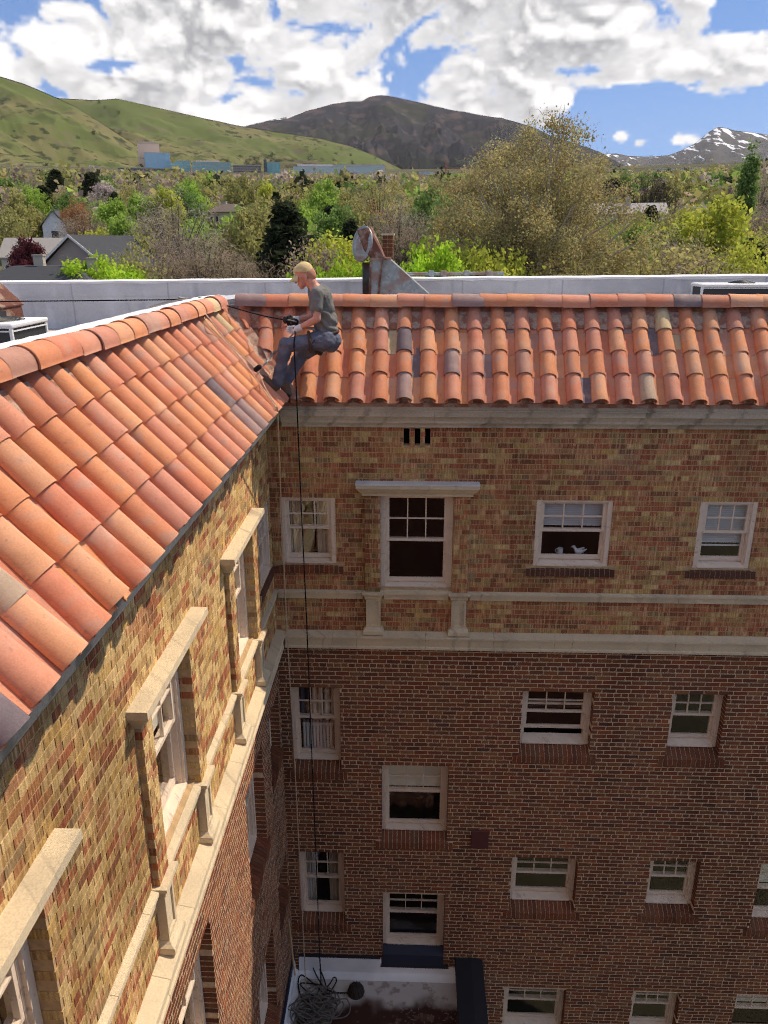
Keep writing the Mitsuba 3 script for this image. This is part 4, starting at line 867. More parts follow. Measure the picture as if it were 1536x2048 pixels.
put('ground', gm, 'land', smooth=True); say('ground', kind='structure')

def f_hill(p, n, uv):
    a = fbm(p.x*.004, p.y*.004, p.z*.006, 5); b = fbm(p.x*.035, p.y*.035, p.z*.05, 4)
    c = mix(mi.Color3f(.088, .112, .034), mi.Color3f(.14, .132, .058), smoothstep(.38, .62, a))
    c = mix(c, mi.Color3f(.026, .038, .016), smoothstep(.53, .68, b)*smoothstep(.40, .52, a)*.9)
    c = mix(c, mi.Color3f(.115, .095, .065), smoothstep(.6, .75, fbm(p.x*.012, p.y*.02, p.z*.03, 3))*.6)
    return c
mat('grass_slope', principled(proc(f_hill), .95, .05))
def f_mount(p, n, uv):
    a = fbm(p.x*.0022, p.y*.0022, p.z*.004, 5); b = fbm(p.x*.012, p.y*.012, p.z*.02, 4)
    c = mix(mi.Color3f(.020, .022, .034), mi.Color3f(.080, .055, .058), smoothstep(.5, .72, b))
    low = smoothstep(620., 250., p.z + 260.*(a - .5))
    c = mix(c, mi.Color3f(.026, .036, .018), low*.85)
    return mix(c, mi.Color3f(.035, .042, .022), smoothstep(.5, .62, a)*.5)
mat('dark_rock', principled(proc(f_mount), .95, .05))
def f_snow(p, n, uv):
    b = fbm(p.x*.006, p.y*.006, p.z*.012, 4); s = fbm((p.x + p.z*.9)*.02, (p.y)*.008, p.z*.005, 4)
    c = mix(mi.Color3f(.045, .05, .058), mi.Color3f(.085, .08, .082), b)
    return mix(c, mi.Color3f(.8, .82, .86), smoothstep(.50, .58, s + (p.z - 1420.)/2600.))
mat('snowy_rock', principled(proc(f_snow), .9, .1))
def rng_mesh(key, crest, d0, d1, m, rough, seed, gul=1.0, back=.5, zf=None, na=420, nr=70, wob=0.0, base=None):
    """one range: for every direction a slope that rises from distance d0 to its crest at d1 and falls away behind"""
    cx = np.array([azel(*p)[0] for p in crest]); ce = np.array([azel(*p)[1] for p in crest]); o = np.argsort(cx)
    a = np.linspace(cx.min(), cx.max(), na); e = np.interp(a, cx[o], ce[o])
    ar_ = np.radians(a); t = np.concatenate([np.linspace(0, 1, nr), 1 + np.linspace(.08, back, 6)])
    Aa, Tt = np.meshgrid(ar_, t, indexing='ij')
    dc = d1*(1 + wob*(meshkit.fbm(np.c_[a*.12, a*0, a*0 + seed], 3, seed) - .5))
    Dm = d0 + (dc[:, None] - d0)*Tt
    zc = dc*np.tan(np.radians(e)); zb = ground_z(d0) if base is None else base
    prof = np.where(Tt <= 1, Tt**1.15, 1 - (Tt-1)*.7)
    X, Y = EYE[0] + Dm*np.sin(Aa), EYE[1] + Dm*np.cos(Aa)
    q = np.stack([X, Y, X*0], -1)
    rid = 1 - np.abs(2*meshkit.fbm(q/(d1*.11)*gul, 5, seed) - 1)
    rel = np.clip(Tt, 0, 1)*np.clip(1.0 - Tt, 0, 1)*4
    Z = zb + (zc[:, None] - zb)*prof - rough*d1*(1 - rid)*np.clip(rel, 0, 1)**.8*1.3 - rough*d1*.30*meshkit.fbm(q/(d1*.022), 4, seed + 1)*np.clip(rel + .1, 0, 1)
    Z = np.where(Tt > 0, np.maximum(Z, zb - 30), Z)
    Z[:, 0] = zb - 40
    n1, n2 = Z.shape; f = [[i*n2+j, (i+1)*n2+j, (i+1)*n2+j+1, i*n2+j+1] for i in range(n1-1) for j in range(n2-1)]
    put(key, MB().add(np.stack([X, Y, Z], -1).reshape(-1, 3), np.array(f)[:, ::-1]), m, smooth=True); say(key, kind='structure')
    return np.stack([X, Y, Z], -1)[:, 2:nr-2].reshape(-1, 3)
HA = rng_mesh('hill', [(-420, 90), (-200, 110), (-60, 140), (0, 152), (45, 166), (95, 186), (150, 212), (200, 244), (250, 276), (300, 304), (350, 325), (400, 342), (440, 362), (500, 400)], 1950, 3000, 'grass_slope', .030, 3, gul=1.1, wob=.1)
HB = rng_mesh('hill_001', [(-420, 150), (-100, 170), (60, 185), (120, 196), (185, 199), (235, 197), (300, 211), (350, 222), (400, 234), (470, 249), (520, 258), (560, 264), (640, 276), (700, 291), (750, 311), (790, 331), (830, 352), (880, 385), (940, 420)], 2500, 3900, 'grass_slope', .028, 8, gul=1.0, wob=.1)
rng_mesh('mountain', [(380, 275), (470, 256), (500, 248), (530, 240), (580, 233), (612, 220), (640, 213), (672, 205), (700, 201), (724, 200), (738, 192), (760, 188), (775, 189), (800, 195), (830, 201), (860, 207), (900, 216), (945, 225), (1000, 233), (1060, 250), (1110, 272), (1160, 288), (1200, 302), (1235, 322), (1280, 342), (1330, 362), (1400, 390), (1460, 430)], 3900, 6800, 'dark_rock', .085, 14, gul=1.5, wob=.08)
rng_mesh('mountain_001', [(1040, 325), (1110, 318), (1180, 309), (1232, 306), (1256, 311), (1300, 312), (1336, 309), (1362, 300), (1392, 284), (1416, 264), (1434, 253), (1448, 254), (1470, 260), (1500, 263), (1525, 266), (1545, 270), (1600, 255), (1700, 262), (1900, 300)], 8000, 12500, 'snowy_rock', .04, 21, gul=1.2, wob=.06, base=400)
rng_mesh('mountain_002', [(430, 262), (488, 252), (520, 244), (548, 238), (575, 233), (600, 238), (640, 250), (700, 270)], 9000, 12000, 'snowy_rock', .02, 25, wob=.04, base=700, na=80)
rng_mesh('hill_002', [(1080, 360), (1150, 345), (1230, 333), (1300, 332), (1380, 338), (1460, 345), (1540, 338), (1640, 345), (1800, 340)], 2600, 4200, 'dark_rock', .012, 31, wob=.05)

# ------------------------------------------------------------------ trees: prototypes one metre tall, placed as instances
def leaves(mb, cen, nrm_sd, n, size, col, var, r, asp=1.0, sd=None):
    k = len(cen); m_ = np.repeat(np.arange(k), n); N = len(m_)
    c = cen[m_] + r.normal(0, 1, (N, 3))*(nrm_sd if np.ndim(nrm_sd) == 0 else np.asarray(nrm_sd)[m_][:, None])
    a = r.normal(0, 1, (N, 3)); a /= np.linalg.norm(a, axis=1, keepdims=True); b = r.normal(0, 1, (N, 3)); b -= a*(a*b).sum(1, keepdims=True); b /= np.linalg.norm(b, axis=1, keepdims=True)
    s = size*(.6 + .8*r.random(N))[:, None]; a *= s*asp; b *= s
    v = np.stack([c-a*.5, c+b*.42, c+a*.5, c-b*.42], 1).reshape(-1, 3); i = np.arange(N)*4
    tone = (1 + var*(r.random(k)[m_] - .5)*2)*(1 + .32*(r.random(N) - .5)); colr = np.asarray(col)[None]*tone[:, None]
    colr = np.clip(colr*(1 + .12*(r.random((N, 3)) - .5)), .01, .9)
    mb.add(v, np.vstack([np.c_[i, i+1, i+2], np.c_[i, i+2, i+3]])); mb.c[-1] = np.repeat(colr, 4, 0)
def crown_pts(r, n, w, z0, z1, lump=.35, hollow=.45, top=1.0, seed=0):
    out = []
    while len(out) < n:
        p = r.normal(0, 1, 3); p /= np.linalg.norm(p); q = hollow + (1-hollow)*r.random()**.6
        k = 1 + lump*(meshkit.fbm(p[None]*1.9 + 7, 3, seed)[0] - .5)*2
        x = p*q*k; z = (z0+z1)/2 + x[2]*(z1-z0)/2; taper = 1 - .25*max(0, x[2])*top
        out.append([x[0]*w*taper, x[1]*w*taper, z])
    return np.array(out)
def limbs(mb, r, tips, z_split, r0, col, sides=5, trunk_top=None):
    tt = trunk_top or z_split + .18
    mb.tube([[0, 0, -.03], [.004, .002, z_split*.6], [r.normal(0, .01), r.normal(0, .01), z_split], [r.normal(0, .02), r.normal(0, .02), tt]], [r0*1.25, r0, r0*.85, r0*.4], sides+1, col=col)
    for t in tips:
        z = z_split*(.85 + .5*r.random()); z = min(z, t[2] - .03, tt); s0 = np.array([0, 0, max(z, .05)]); m1 = s0 + (t - s0)*.45 + np.array([0, 0, .03]) + r.normal(0, .012, 3)
        mb.tube([s0, m1, t], [r0*.42, r0*.26, r0*.08], sides - 1, cap=False, col=col)
def proto(kind, col, seed):
    r = np.random.default_rng(seed); cr, tk = MB(), MB(); bark = (.10, .08, .06)
    if kind == 'round':
        p = crown_pts(r, 120, .40, .18, .97, seed=seed); leaves(cr, p, .042, 62, .034, col, .32, r, 1.2); limbs(tk, r, p[::5], .22, .022, bark)
    elif kind == 'dense':
        p = crown_pts(r, 150, .48, .06, .96, .25, .55, seed=seed); leaves(cr, p, .040, 130, .026, col, .35, r, 1.3); limbs(tk, r, p[::10], .15, .02, bark)
    elif kind == 'loose':
        p = crown_pts(r, 110, .42, .20, .98, .5, .25, seed=seed); leaves(cr, p, .05, 40, .026, col, .3, r, 1.3); limbs(tk, r, p[::2], .22, .022, (.16, .135, .11), 4)
    elif kind == 'bare':
        p = crown_pts(r, 110, .46, .18, .97, .5, .3, seed=seed); limbs(tk, r, p, .24, .026, (.12, .10, .085), 4)
        leaves(cr, p, .05, 46, .062, col, .25, r, .06); 
        k2 = leaves(cr, p, .05, 9, .016, (.16, .14, .06), .3, r)
    elif kind == 'conifer':
        pts, sd = [], []
        for z in np.linspace(.10, .97, 34):
            w = .25*(1 - z)**.8 + .012
            for j in range(int(5 + 9*(1-z))):
                a = r.random()*6.28; q = w*(.55 + .5*r.random()); pts.append([q*math.cos(a), q*math.sin(a), z - .25*q*.5 + r.normal(0, .01)]); sd.append(.018 + .02*(1-z))
        leaves(cr, np.array(pts), np.array(sd), 34, .030, col, .35, r, 1.6); limbs(tk, r, np.array(pts)[::9], .10, .018, (.07, .05, .04), 4, .9)
    elif kind == 'poplar':
        p = crown_pts(r, 120, .085, .06, 1.0, .3, .2, seed=seed); leaves(cr, p, .022, 60, .020, col, .3, r, 1.4); limbs(tk, r, p[::6], .12, .014, bark, 4, .7)
    elif kind == 'plane':                                  # the big old tree just behind the parapet
        p = crown_pts(r, 520, .47, .10, .97, .36, .12, top=.9, seed=seed)
        ex = np.array([[.10*q + r.normal(0, .02), 0.03*r.normal(), .93 + .07*q*0] for q in r.random(10)])
        leaves(cr, p, .023, 200, .0074, col, .28, r, 1.3); leaves(cr, p[::2], .022, 60, .0062, (.38, .25, .10), .3, r, 1.2); leaves(cr, p, .036, 22, .05, (.30, .25, .19), .2, r, .03)
        limbs(tk, r, p[::2], .25, .026, (.48, .43, .35), 5, .62)
    elif kind == 'vase':                                   # dark leafless crown of steep limbs
        p = crown_pts(r, 150, .44, .35, .98, .3, .45, seed=seed); limbs(tk, r, p, .14, .03, (.045, .038, .035), 4, .25); leaves(cr, p, .035, 40, .08, (.055, .045, .042), .25, r, .035)
    elif kind == 'shrub':
        p = crown_pts(r, 110, .62, .0, .97, .3, .4, seed=seed); leaves(cr, p, .065, 170, .030, col, .4, r, 1.3); limbs(tk, r, p[::8], .08, .02, bark, 4)
    return tk, cr
COL = dict(lime=(.24, .34, .035), fresh=(.19, .27, .055), green=(.115, .18, .05), olive=(.205, .20, .075), yellow=(.27, .29, .05), gold=(.24, .215, .10), dark=(.045, .058, .03), brown=(.23, .185, .14), grey=(.25, .215, .185), plum=(.15, .045, .055), rust=(.25, .135, .07), blossom=(.5, .43, .42), khaki=(.27, .245, .10))
COL = {k_: tuple(min(.66, q*(1.0 if k_ in ('dark', 'plum', 'blossom') else 1.75)) for q in c_) for k_, c_ in COL.items()}
groups_, n_tree = {}, {}
def tree_group(kind, cn, var):
    g = f'kind_{kind}_{cn}_{var}'
    if g not in groups_:
        tk, cr = proto(kind, COL[cn], abs(hash_(g)) % 9973); groups_[g] = 1
        tv, tf_, tu, tc = tk.get(); cv_, cf, cu, cc = cr.get()
        scene[g] = {'type': 'shapegroup', 'trunk': mikit.ply((tv, tf_), 'vertex_paint', smooth=True, color=tc), 'crown': mikit.ply((cv_, cf), 'leaf', color=cc)}
    return g
def hash_(s): 
    h = 7
    for ch_ in s: h = (h*131 + ord(ch_)) % 1000003
    return h
NAME = dict(conifer='conifer_tree', poplar='poplar_tree', shrub='shrub', bare='bare_tree', vase='bare_tree', plane='plane_tree')
def tree(px, ytop, d, kind, cn, label=None, group=None, wide=1.0, var=0, sink=0.0):
    top = at_d(px, ytop, d); gz = float(ground_z(d)) - sink; h = top[2] - gz
    if h < 1.5: return
    key = numbered(NAME.get(kind, 'leafy_tree')); r = np.random.default_rng(hash_(f'{px}{ytop}{d}'))
    scene[key] = {'type': 'instance', 'group': {'type': 'ref', 'id': tree_group(kind, cn, var)},
                  'to_world': T().translate([top[0], top[1], gz]).rotate([0, 0, 1], float(r.random()*360)).scale([h*wide, h*wide, h])}
    say(key, label, {'shrub': 'shrub'}.get(kind, 'tree'), group); n_tree[key] = 1
# ---- trees that can be told apart, near to far
tree(1075, 236, 78, 'plane', 'gold', 'huge half-leafed olive gold tree towering over the parapet', wide=.98, sink=1)
tree(853, 468, 62, 'dense', 'lime', 'bright lime green bushy tree right of the round metal vent', wide=.62)
tree(722, 520, 60, 'shrub', 'lime', 'small lime shrub tip below the round vent cowl', wide=.55)
tree(655, 528, 61, 'shrub', 'lime', 'low lime shrub poking over the parapet behind the roofer', wide=.6)
tree(570, 405, 95, 'conifer', 'dark', 'dark conifer rising behind the roofer', wide=1.5)
tree(628, 482, 88, 'loose', 'brown', 'pinkish brown thin tree between the dark conifer and the vent', wide=.9)
tree(268, 500, 80, 'loose', 'olive', 'soft yellow green tree behind the parapet next to the gabled house', wide=.75)
tree(168, 507, 76, 'dense', 'lime', 'vivid green tree in front of the gabled house', wide=.8)
tree(212, 503, 78, 'dense', 'lime', 'second vivid green tree right of the gabled house', wide=.8, var=1)
tree(340, 385, 105, 'bare', 'grey', 'tall leafless grey tree with twisted limbs', wide=1.0)
tree(400, 470, 90, 'bare', 'brown', 'wide bare brown tree left of the dark conifer', wide=1.25, var=1)
tree(300, 475, 86, 'bare', 'brown', 'bare brown tree right of the soft yellow green tree', wide=.95, var=0)
tree(470, 490, 84, 'bare', 'brown', 'low bare brown tree close behind the parapet left of the conifer', wide=1.0, var=2)
tree(50, 470, 100, 'dense', 'plum', 'dark red plum tree in front of the grey roofed house', wide=.62, sink=-2)
tree(245, 432, 135, 'round', 'fresh', 'round fresh green tree above the gabled house', wide=.85)
tree(185, 458, 125, 'round', 'yellow', 'yellow green round tree left of the round fresh green tree', wide=.8)
tree(330, 376, 190, 'round', 'yellow', 'yellow green crown above the leafless grey tree', wide=.7)
tree(375, 356, 210, 'round', 'fresh', 'fresh green tree in front of the teal glass hospital', wide=.75)
tree(480, 358, 230, 'round', 'olive', 'broad mid green tree right of the hospital end', wide=.8)
tree(520, 400, 150, 'loose', 'olive', 'tall loose olive tree left of the dark conifer', wide=.8)
tree(615, 408, 150, 'round', 'fresh', 'light green round tree right of the dark conifer', wide=.8)
tree(650, 360, 205, 'round', 'fresh', 'tall light green tree behind the round light green one', wide=.8, var=1)
tree(672, 412, 130, 'round', 'green', 'full deep green tree left of the vent cowl', wide=.85)
tree(700, 440, 118, 'conifer', 'dark', 'small dark conifer above the vent cowl', wide=1.3)
tree(760, 350, 150, 'bare', 'khaki', 'tall yellowish twiggy tree above the vent cowl', wide=.9)
tree(800, 400, 118, 'bare', 'grey', 'bare grey tree behind the dark chimney', wide=.9, var=2)
tree(870, 372, 140, 'round', 'green', 'deep green tree above the lime bush', wide=.85)
tree(905, 388, 120, 'round', 'green', 'deep green tree left of the huge gold tree', wide=.8, var=1)
tree(940, 480, 74, 'shrub', 'olive', 'yellowish shrub under the left side of the huge gold tree', wide=.8)
tree(1300, 342, 165, 'vase', 'grey', 'dark leafless vase shaped tree right of the huge gold tree', wide=.95)
tree(1225, 360, 190, 'conifer', 'dark', 'dark conifer right behind the huge gold tree', wide=1.6)
tree(1260, 440, 110, 'round', 'fresh', 'fresh green tree beside the white apartment house', wide=.75)
tree(1215, 478, 90, 'loose', 'fresh', 'thin fresh green tree in front of the apartment house', wide=.55)
tree(1355, 395, 125, 'loose', 'khaki', 'khaki tree between the dark bare tree and the yellow tree', wide=.7)
tree(1430, 398, 105, 'round', 'yellow', 'big bright yellow green tree at the right', wide=.98)
tree(1505, 302, 190, 'poplar', 'green', 'tall narrow green poplar near the right frame edge', wide=1.2)
tree(1535, 330, 200, 'bare', 'grey', 'bare grey tree at the right frame edge behind the poplar', wide=.8)
tree(1500, 470, 82, 'loose', 'yellow', 'loose yellow tree below the poplar', wide=.9)
tree(1400, 505, 76, 'bare', 'brown', 'low bare brown tree in front of the big yellow tree', wide=1.3)
tree(1300, 478, 84, 'loose', 'khaki', 'khaki twiggy tree right of the fresh green ones', wide=1.2)
tree(1180, 500, 70, 'bare', 'khaki', 'low khaki twiggy tree under the huge gold tree at its right', wide=1.1)
tree(970, 500, 68, 'shrub', 'yellow', 'low yellow shrub at the foot of the huge gold tree', wide=.7)
tree(85, 372, 230, 'conifer', 'dark', 'dark spreading conifer on the far left of the tree band', wide=1.9)
tree(110, 340, 300, 'conifer', 'dark', 'pair-topped dark conifer under the grassy hill', wide=1.7)
tree(180, 345, 280, 'conifer', 'dark', 'dark conifer left of the teal hospital tower', wide=1.6)
tree(228, 385, 200, 'conifer', 'dark', 'pointed dark conifer in the left middle of the tree band', wide=1.2)
tree(35, 395, 170, 'round', 'olive', 'pale olive tree at the left frame edge', wide=.9)
tree(15, 420, 140, 'loose', 'olive', 'loose pale tree at the left frame edge in front', wide=.85)
tree(60, 372, 210, 'round', 'fresh', 'light green tree near the left frame edge', wide=.8, var=1)
tree(145, 395, 190, 'loose', 'rust', 'rusty brown tree right of the white house', wide=.8)
tree(165, 420, 150, 'bare', 'brown', 'bare brown tree above the grey roofed house', wide=1.2)
tree(205, 365, 270, 'round', 'blossom', 'whitish blossoming tree below the hill', wide=1.1)
tree(505, 436, 120, 'loose', 'olive', 'olive tree just right of the tan house', wide=.55)
# ---- the rest of the band: alike trees share a label and a group
r3 = np.random.default_rng(77)
kinds = [('round', 'fresh', 'distant light green tree in the band below the hospital'), ('round', 'olive', 'distant olive green tree in the band below the hospital'), ('loose', 'khaki', 'distant khaki tree in the band below the hospital'), ('bare', 'brown', 'distant bare brown tree in the band below the hospital'), ('round', 'green', 'distant deep green tree in the band below the hospital'), ('bare', 'grey', 'distant bare grey tree in the band below the hospital'), ('conifer', 'dark', 'distant dark conifer in the band below the hospital'), ('round', 'yellow', 'distant yellow green tree in the band below the hospital'), ('loose', 'rust', 'distant rusty tree in the band below the hospital')]
pw = np.array([.20, .2, .14, .13, .1, .08, .06, .05, .04])
for row, (d, y0, nn_) in enumerate([(640, 359, 36), (500, 362, 32), (390, 366, 30), (310, 364, 28), (240, 376, 24), (190, 392, 20), (150, 412, 18), (120, 440, 16), (98, 470, 14)]):
    for j in range(nn_):
        px = -60 + 1660*(j + r3.random()*.9)/nn_; ty = y0 + r3.normal(0, 9)
        kd, cn, lb = kinds[r3.choice(len(kinds), p=pw/pw.sum())]
        if (d < 160 and px < 250) or (d < 200 and 395 < px < 490): continue
        dj = d*(1 + r3.normal(0, .07)); top = at_d(px, ty, dj); hh = top[2] - ground_z(dj)
        tree(px, ty, dj, kd, cn, lb, lb.replace('distant', 'distant').replace(' tree in', ' trees in').replace(' conifer in', ' conifers in'), wide=min(1.25, (1.6 if kd == 'conifer' else .95)*float(np.clip(11/hh, .75, 1.5))), var=int(r3.integers(0, 2)))
# scrub on the grassy slopes
sb, r5 = MB(), np.random.default_rng(21)
for pts, n_ in ((HA, 90), (HB, 330)):
    w_ = meshkit.fbm(pts*np.array([.0035, .0035, 0]), 4, 6)**7; idx = r5.choice(len(pts), n_, p=w_/w_.sum())
    for j in idx:
        h = 4 + 7*r5.random(); q = crown_pts(r5, 6, h*.9, -1, h, .3, .4, seed=int(j) % 30) + pts[j] + np.array([r5.normal(0, 14), r5.normal(0, 14), 0]); leaves(sb, q, h*.3, 7, h*.5, (.11, .135, .05), .3, r5)
put('hill_scrub', sb, 'leaf', vc=True); say('hill_scrub', 'dark green scrub scattered over the grassy slopes', 'scrub', kind='stuff')
# far woodland that reads as one mass
fw = MB(); r4 = np.random.default_rng(9)
for j in range(2300):
    d = 170 + 1030*r4.random()**.72; p = at_d(-80 + 1700*r4.random(), 350, d); h = (7 + 6*r4.random())*(.75 if d < 400 else 1 if d < 600 else .45); w = h*(.42 + .2*r4.random()); gz = float(ground_z(d))
    col = list(COL.values())[r4.choice([1, 2, 3, 3, 3, 6, 7, 7, 8, 12, 12])]
    q = crown_pts(r4, 9, w, gz, gz + h, .4, .5, seed=j % 40) + np.array([p[0], p[1], 0]); leaves(fw, q, w*.30, 12, w*.40, np.array(col)*1.0, .3, r4)
put('far_woodland', fw, 'leaf', vc=True); say('far_woodland', 'band of small far trees merging below the hospital', 'woodland', kind='stuff')

# ------------------------------------------------------------------ houses and far buildings
GL, WT = (.05, .06, .075), (.62, .60, .56)
def frame_at(px, d, yawd=0.0):
    p = at_d(px, 450, d); a = math.radians(yawd); ca, sa = math.cos(a), math.sin(a); g = float(ground_z(d))
    return lambda v: np.c_[p[0] + v[:, 0]*ca - v[:, 1]*sa, p[1] + v[:, 0]*sa + v[:, 1]*ca, g + v[:, 2]]
def house(key, label, px, d, yawd, w, dep, h, rh, wall, roof, gable='x', wins=(), chimney=None, eave=.4, sink=0.0, trim=None):
    tf = frame_at(px, d, yawd); k = say(key, label, 'house'); z0 = -3 - sink
    b = MB().box(-w/2, w/2, 0, dep, z0, h - sink, col=wall); hh = h - sink
    e = eave
    if gable == 'x': rf = MB().prism([(-e, hh-.12), (dep/2, hh+rh), (dep+e, hh-.12), (dep+e, hh+.06), (dep/2, hh+rh+.22), (-e, hh+.06)], -w/2-e, w/2+e, col=roof); b.prism([(0, hh), (dep, hh), (dep/2, hh+rh)], -w/2+.01, w/2-.01, col=wall)
    elif gable == 'y':
        rf = MB().prism([(-w/2-e, hh-.12), (0, hh+rh), (w/2+e, hh-.12), (w/2+e, hh+.06), (0, hh+rh+.22), (-w/2-e, hh+.06)], -e, dep+e, axis=1, col=roof); b.prism([(-w/2, hh), (w/2, hh), (0, hh+rh)], .01, dep-.01, axis=1, col=wall)
    else: rf = rings([(-w*.22, w*.22, dep*.6, hh+rh), (-w/2-e, w/2+e, dep+e, hh), (-w/2-e, w/2+e, dep+e, hh-.15)], 0); v = rf.v[0]; v[:4, 1] = np.where(v[:4, 1] == 0, dep*.4, v[:4, 1]); v[4:, 1] = np.where(v[4:, 1] == 0, -e, v[4:, 1]); rf.c[0] = np.broadcast_to(np.array(roof), rf.v[0].shape)
    put(k + '__wall', b, 'vertex_paint', tf=tf, vc=True); put(k + '__roof', rf, 'vertex_paint', tf=tf, vc=True)
    if trim and gable == 'y':
        for s_ in (-1, 1): put(numbered(k + '__bargeboard'), MB().prism([(s_*(w/2+e), hh-.16), (0, hh+rh-.04), (0, hh+rh+.24), (s_*(w/2+e), hh+.10)], -e-.06, -e, axis=1, col=trim), 'vertex_paint', tf=tf, vc=True)
    for x0, x1, a, c in wins:
        n = numbered(k + '__window'); put(n, MB().box(x0-.09, x1+.09, -.06, .02, a-.09-sink, c+.09-sink, col=WT), 'vertex_paint', tf=tf, vc=True); put(n + '__pane', MB().box(x0, x1, -.075, -.061, a-sink, c-sink, col=GL), 'vertex_paint', tf=tf, vc=True)
    for c in chimney or ():
        put(numbered(k + '__chimney'), MB().box(c[0]-.4, c[0]+.4, c[1]-.4, c[1]+.4, hh-.5, hh+c[2], col=(.42, .38, .33)).box(c[0]-.47, c[0]+.47, c[1]-.47, c[1]+.47, hh+c[2]+.004, hh+c[2]+.16, col=(.35, .31, .27)), 'vertex_paint', tf=tf, vc=True)
house('house', 'house with dark charcoal hip roof just behind the parapet at the far left', 40, 72, 8, 12, 11, 8.0, 2.5, (.30, .24, .2), (.055, .06, .07), 'hip', chimney=[(-.4, 5, 3.3), (3.9, 5.5, 3.0)])
house('house_001', 'taupe house with white trimmed front gable and dark roof', 138, 92, -12, 8.0, 12, 8.0, 3.2, (.34, .28, .25), (.05, .055, .065), 'y', wins=[(-.8, .8, 5.8, 7.3)], trim=(.7, .68, .64))
house('house_002', 'long dark roofed wing behind the taupe gabled house', 186, 98, -12, 5, 8, 7.4, 1.9, (.36, .30, .27), (.06, .065, .075), 'x', wins=[(.4, 1.3, 4.6, 6)])
house('house_003', 'cream house with pale grey roof behind the dark red plum tree', 62, 122, 10, 9, 8, 6.0, 2.4, (.55, .50, .42), (.27, .26, .25), 'x', wins=[(1.0, 1.9, 3.6, 5), (-3, -2, 3.6, 5)])
house('house_004', 'white gabled house seen among the trees at the left', 108, 165, 25, 4, 6, 7.2, 2.4, (.68, .68, .67), (.20, .20, .21), 'y', wins=[(-.6, .6, 4.6, 6.2)], chimney=[(.9, 2, 2.6)])
house('house_005', 'tan two storey house with brown hip roof in the middle of the trees', 447, 205, -14, 8, 7, 7.6, 1.9, (.52, .45, .33), (.16, .13, .115), 'hip', wins=[(-3.3, -2.6, 5.4, 6.6), (-1.9, -1.3, 5.4, 6.6), (.2, .8, 5.4, 6.6), (2, 3.2, 5.3, 6.6), (-3.1, -2.4, 2.8, 4.2), (1.8, 3.2, 2.6, 4.2)], chimney=[(-1, 3.5, 2.4)])
house('house_006', 'small house with brown pitched roof left of the dark conifer', 497, 128, 20, 9, 8, 5.4, 2.4, (.50, .43, .34), (.21, .15, .12), 'y', wins=[(-.6, .6, 3, 4.4)])
house('house_007', 'white apartment house with grey roof right of the huge gold tree', 1230, 150, -8, 17, 10, 10.0, 1.8, (.66, .65, .62), (.30, .29, .30), 'x', wins=[(-7.2, -5.6, 6.9, 8.6), (-4.4, -2.8, 6.9, 8.6), (-7.2, -5.6, 3.6, 5.4), (-4.4, -2.8, 3.6, 5.4), (-1.2, .2, 6.9, 8.6), (5, 6.4, 6.9, 8.6)], chimney=[(2.2, 3, 2.8)])
house('house_008', 'low house with dark roof under the dark bare tree', 1370, 175, 5, 14, 9, 8, 2.0, (.35, .25, .2), (.13, .12, .12), 'x', wins=[(-3, -1.4, 5.2, 6.8), (1, 2.6, 5.2, 6.8)])
house('house_009', 'distant house with brown roof below the hospital at the left', 180, 290, 10, 10, 8, 6, 2.2, (.5, .42, .36), (.26, .17, .13), 'x', wins=[(-4, -2.6, 4.5, 6.5), (1, 2.4, 4.5, 6.5)])
house('house_010', 'distant pale house with red brown roof above the light green tree', 585, 300, -6, 9, 8, 7, 2, (.55, .5, .44), (.30, .19, .14), 'hip', wins=[(-3, -1.8, 5.5, 7.5), (1, 2.2, 5.5, 7.5)])
def block(key, label, px0, px1, ytop, ybot, d, dep, col, rows, cols, gcol, cat='building', parapet=(.45, .43, .4), frac=.62, fcol=None, roofbox=()):
    a, b = at_d(px0, ytop, d), at_d(px1, ytop, d); w = np.hypot(b[0]-a[0], b[1]-a[1]); an = math.atan2(b[1]-a[1], b[0]-a[0]); zt = (a[2]+b[2])/2; zb = at_d((px0+px1)/2, ybot, d)[2]
    ca, sa = math.cos(an), math.sin(an); tf = lambda v: np.c_[a[0] + v[:, 0]*ca - v[:, 1]*sa, a[1] + v[:, 0]*sa + v[:, 1]*ca, v[:, 2]]
    k = say(key, label, cat); put(k + '__wall', MB().box(0, w, 0, dep, min(zb, float(ground_z(d)))-5, zt, col=col), 'vertex_paint', tf=tf, vc=True)
    put(k + '__roof', MB().box(-.4, w+.4, -.4, dep+.4, zt+.01, zt+1.0, col=parapet), 'vertex_paint', tf=tf, vc=True)
    fh = (zt - zb)/rows; cw = w/cols
    for i in range(rows):
        for j in range(cols):
            put(numbered(k + '__window'), MB().box(j*cw + cw*.06, (j+1)*cw - cw*.06, -.25, .05, zt - (i+.5+frac/2)*fh, zt - (i+.5-frac/2)*fh), gcol, tf=tf)
    for x0, x1, y0, hh, c in roofbox: put(numbered(k + '__penthouse'), MB().box(x0*w, x1*w, y0, dep-1, zt+1.02, zt+hh, col=c), 'vertex_paint', tf=tf, vc=True)
mat('teal_glazing', principled((.13, .40, .43), .25, .8)); mat('blue_glazing', principled((.20, .42, .60), .25, .8)); mat('dark_glazing', principled((.05, .07, .09), .3, .6)); mat('pale_glazing', principled((.40, .58, .57), .3, .7))
TAN = (.70, .53, .42)
block('hospital_tower', 'tan hospital tower with blue glass side, tallest below the hills', 274, 318, 288, 345, 1640, 40, TAN, 1, 1, 'dark_glazing', frac=.02, roofbox=[(.05, .85, 8, 5, (.46, .35, .28))])
block('hospital_glass_block', 'sloping blue glass block in front of the tan hospital tower', 288, 339, 306, 342, 1610, 24, (.34, .42, .46), 6, 4, 'blue_glazing', frac=.84)
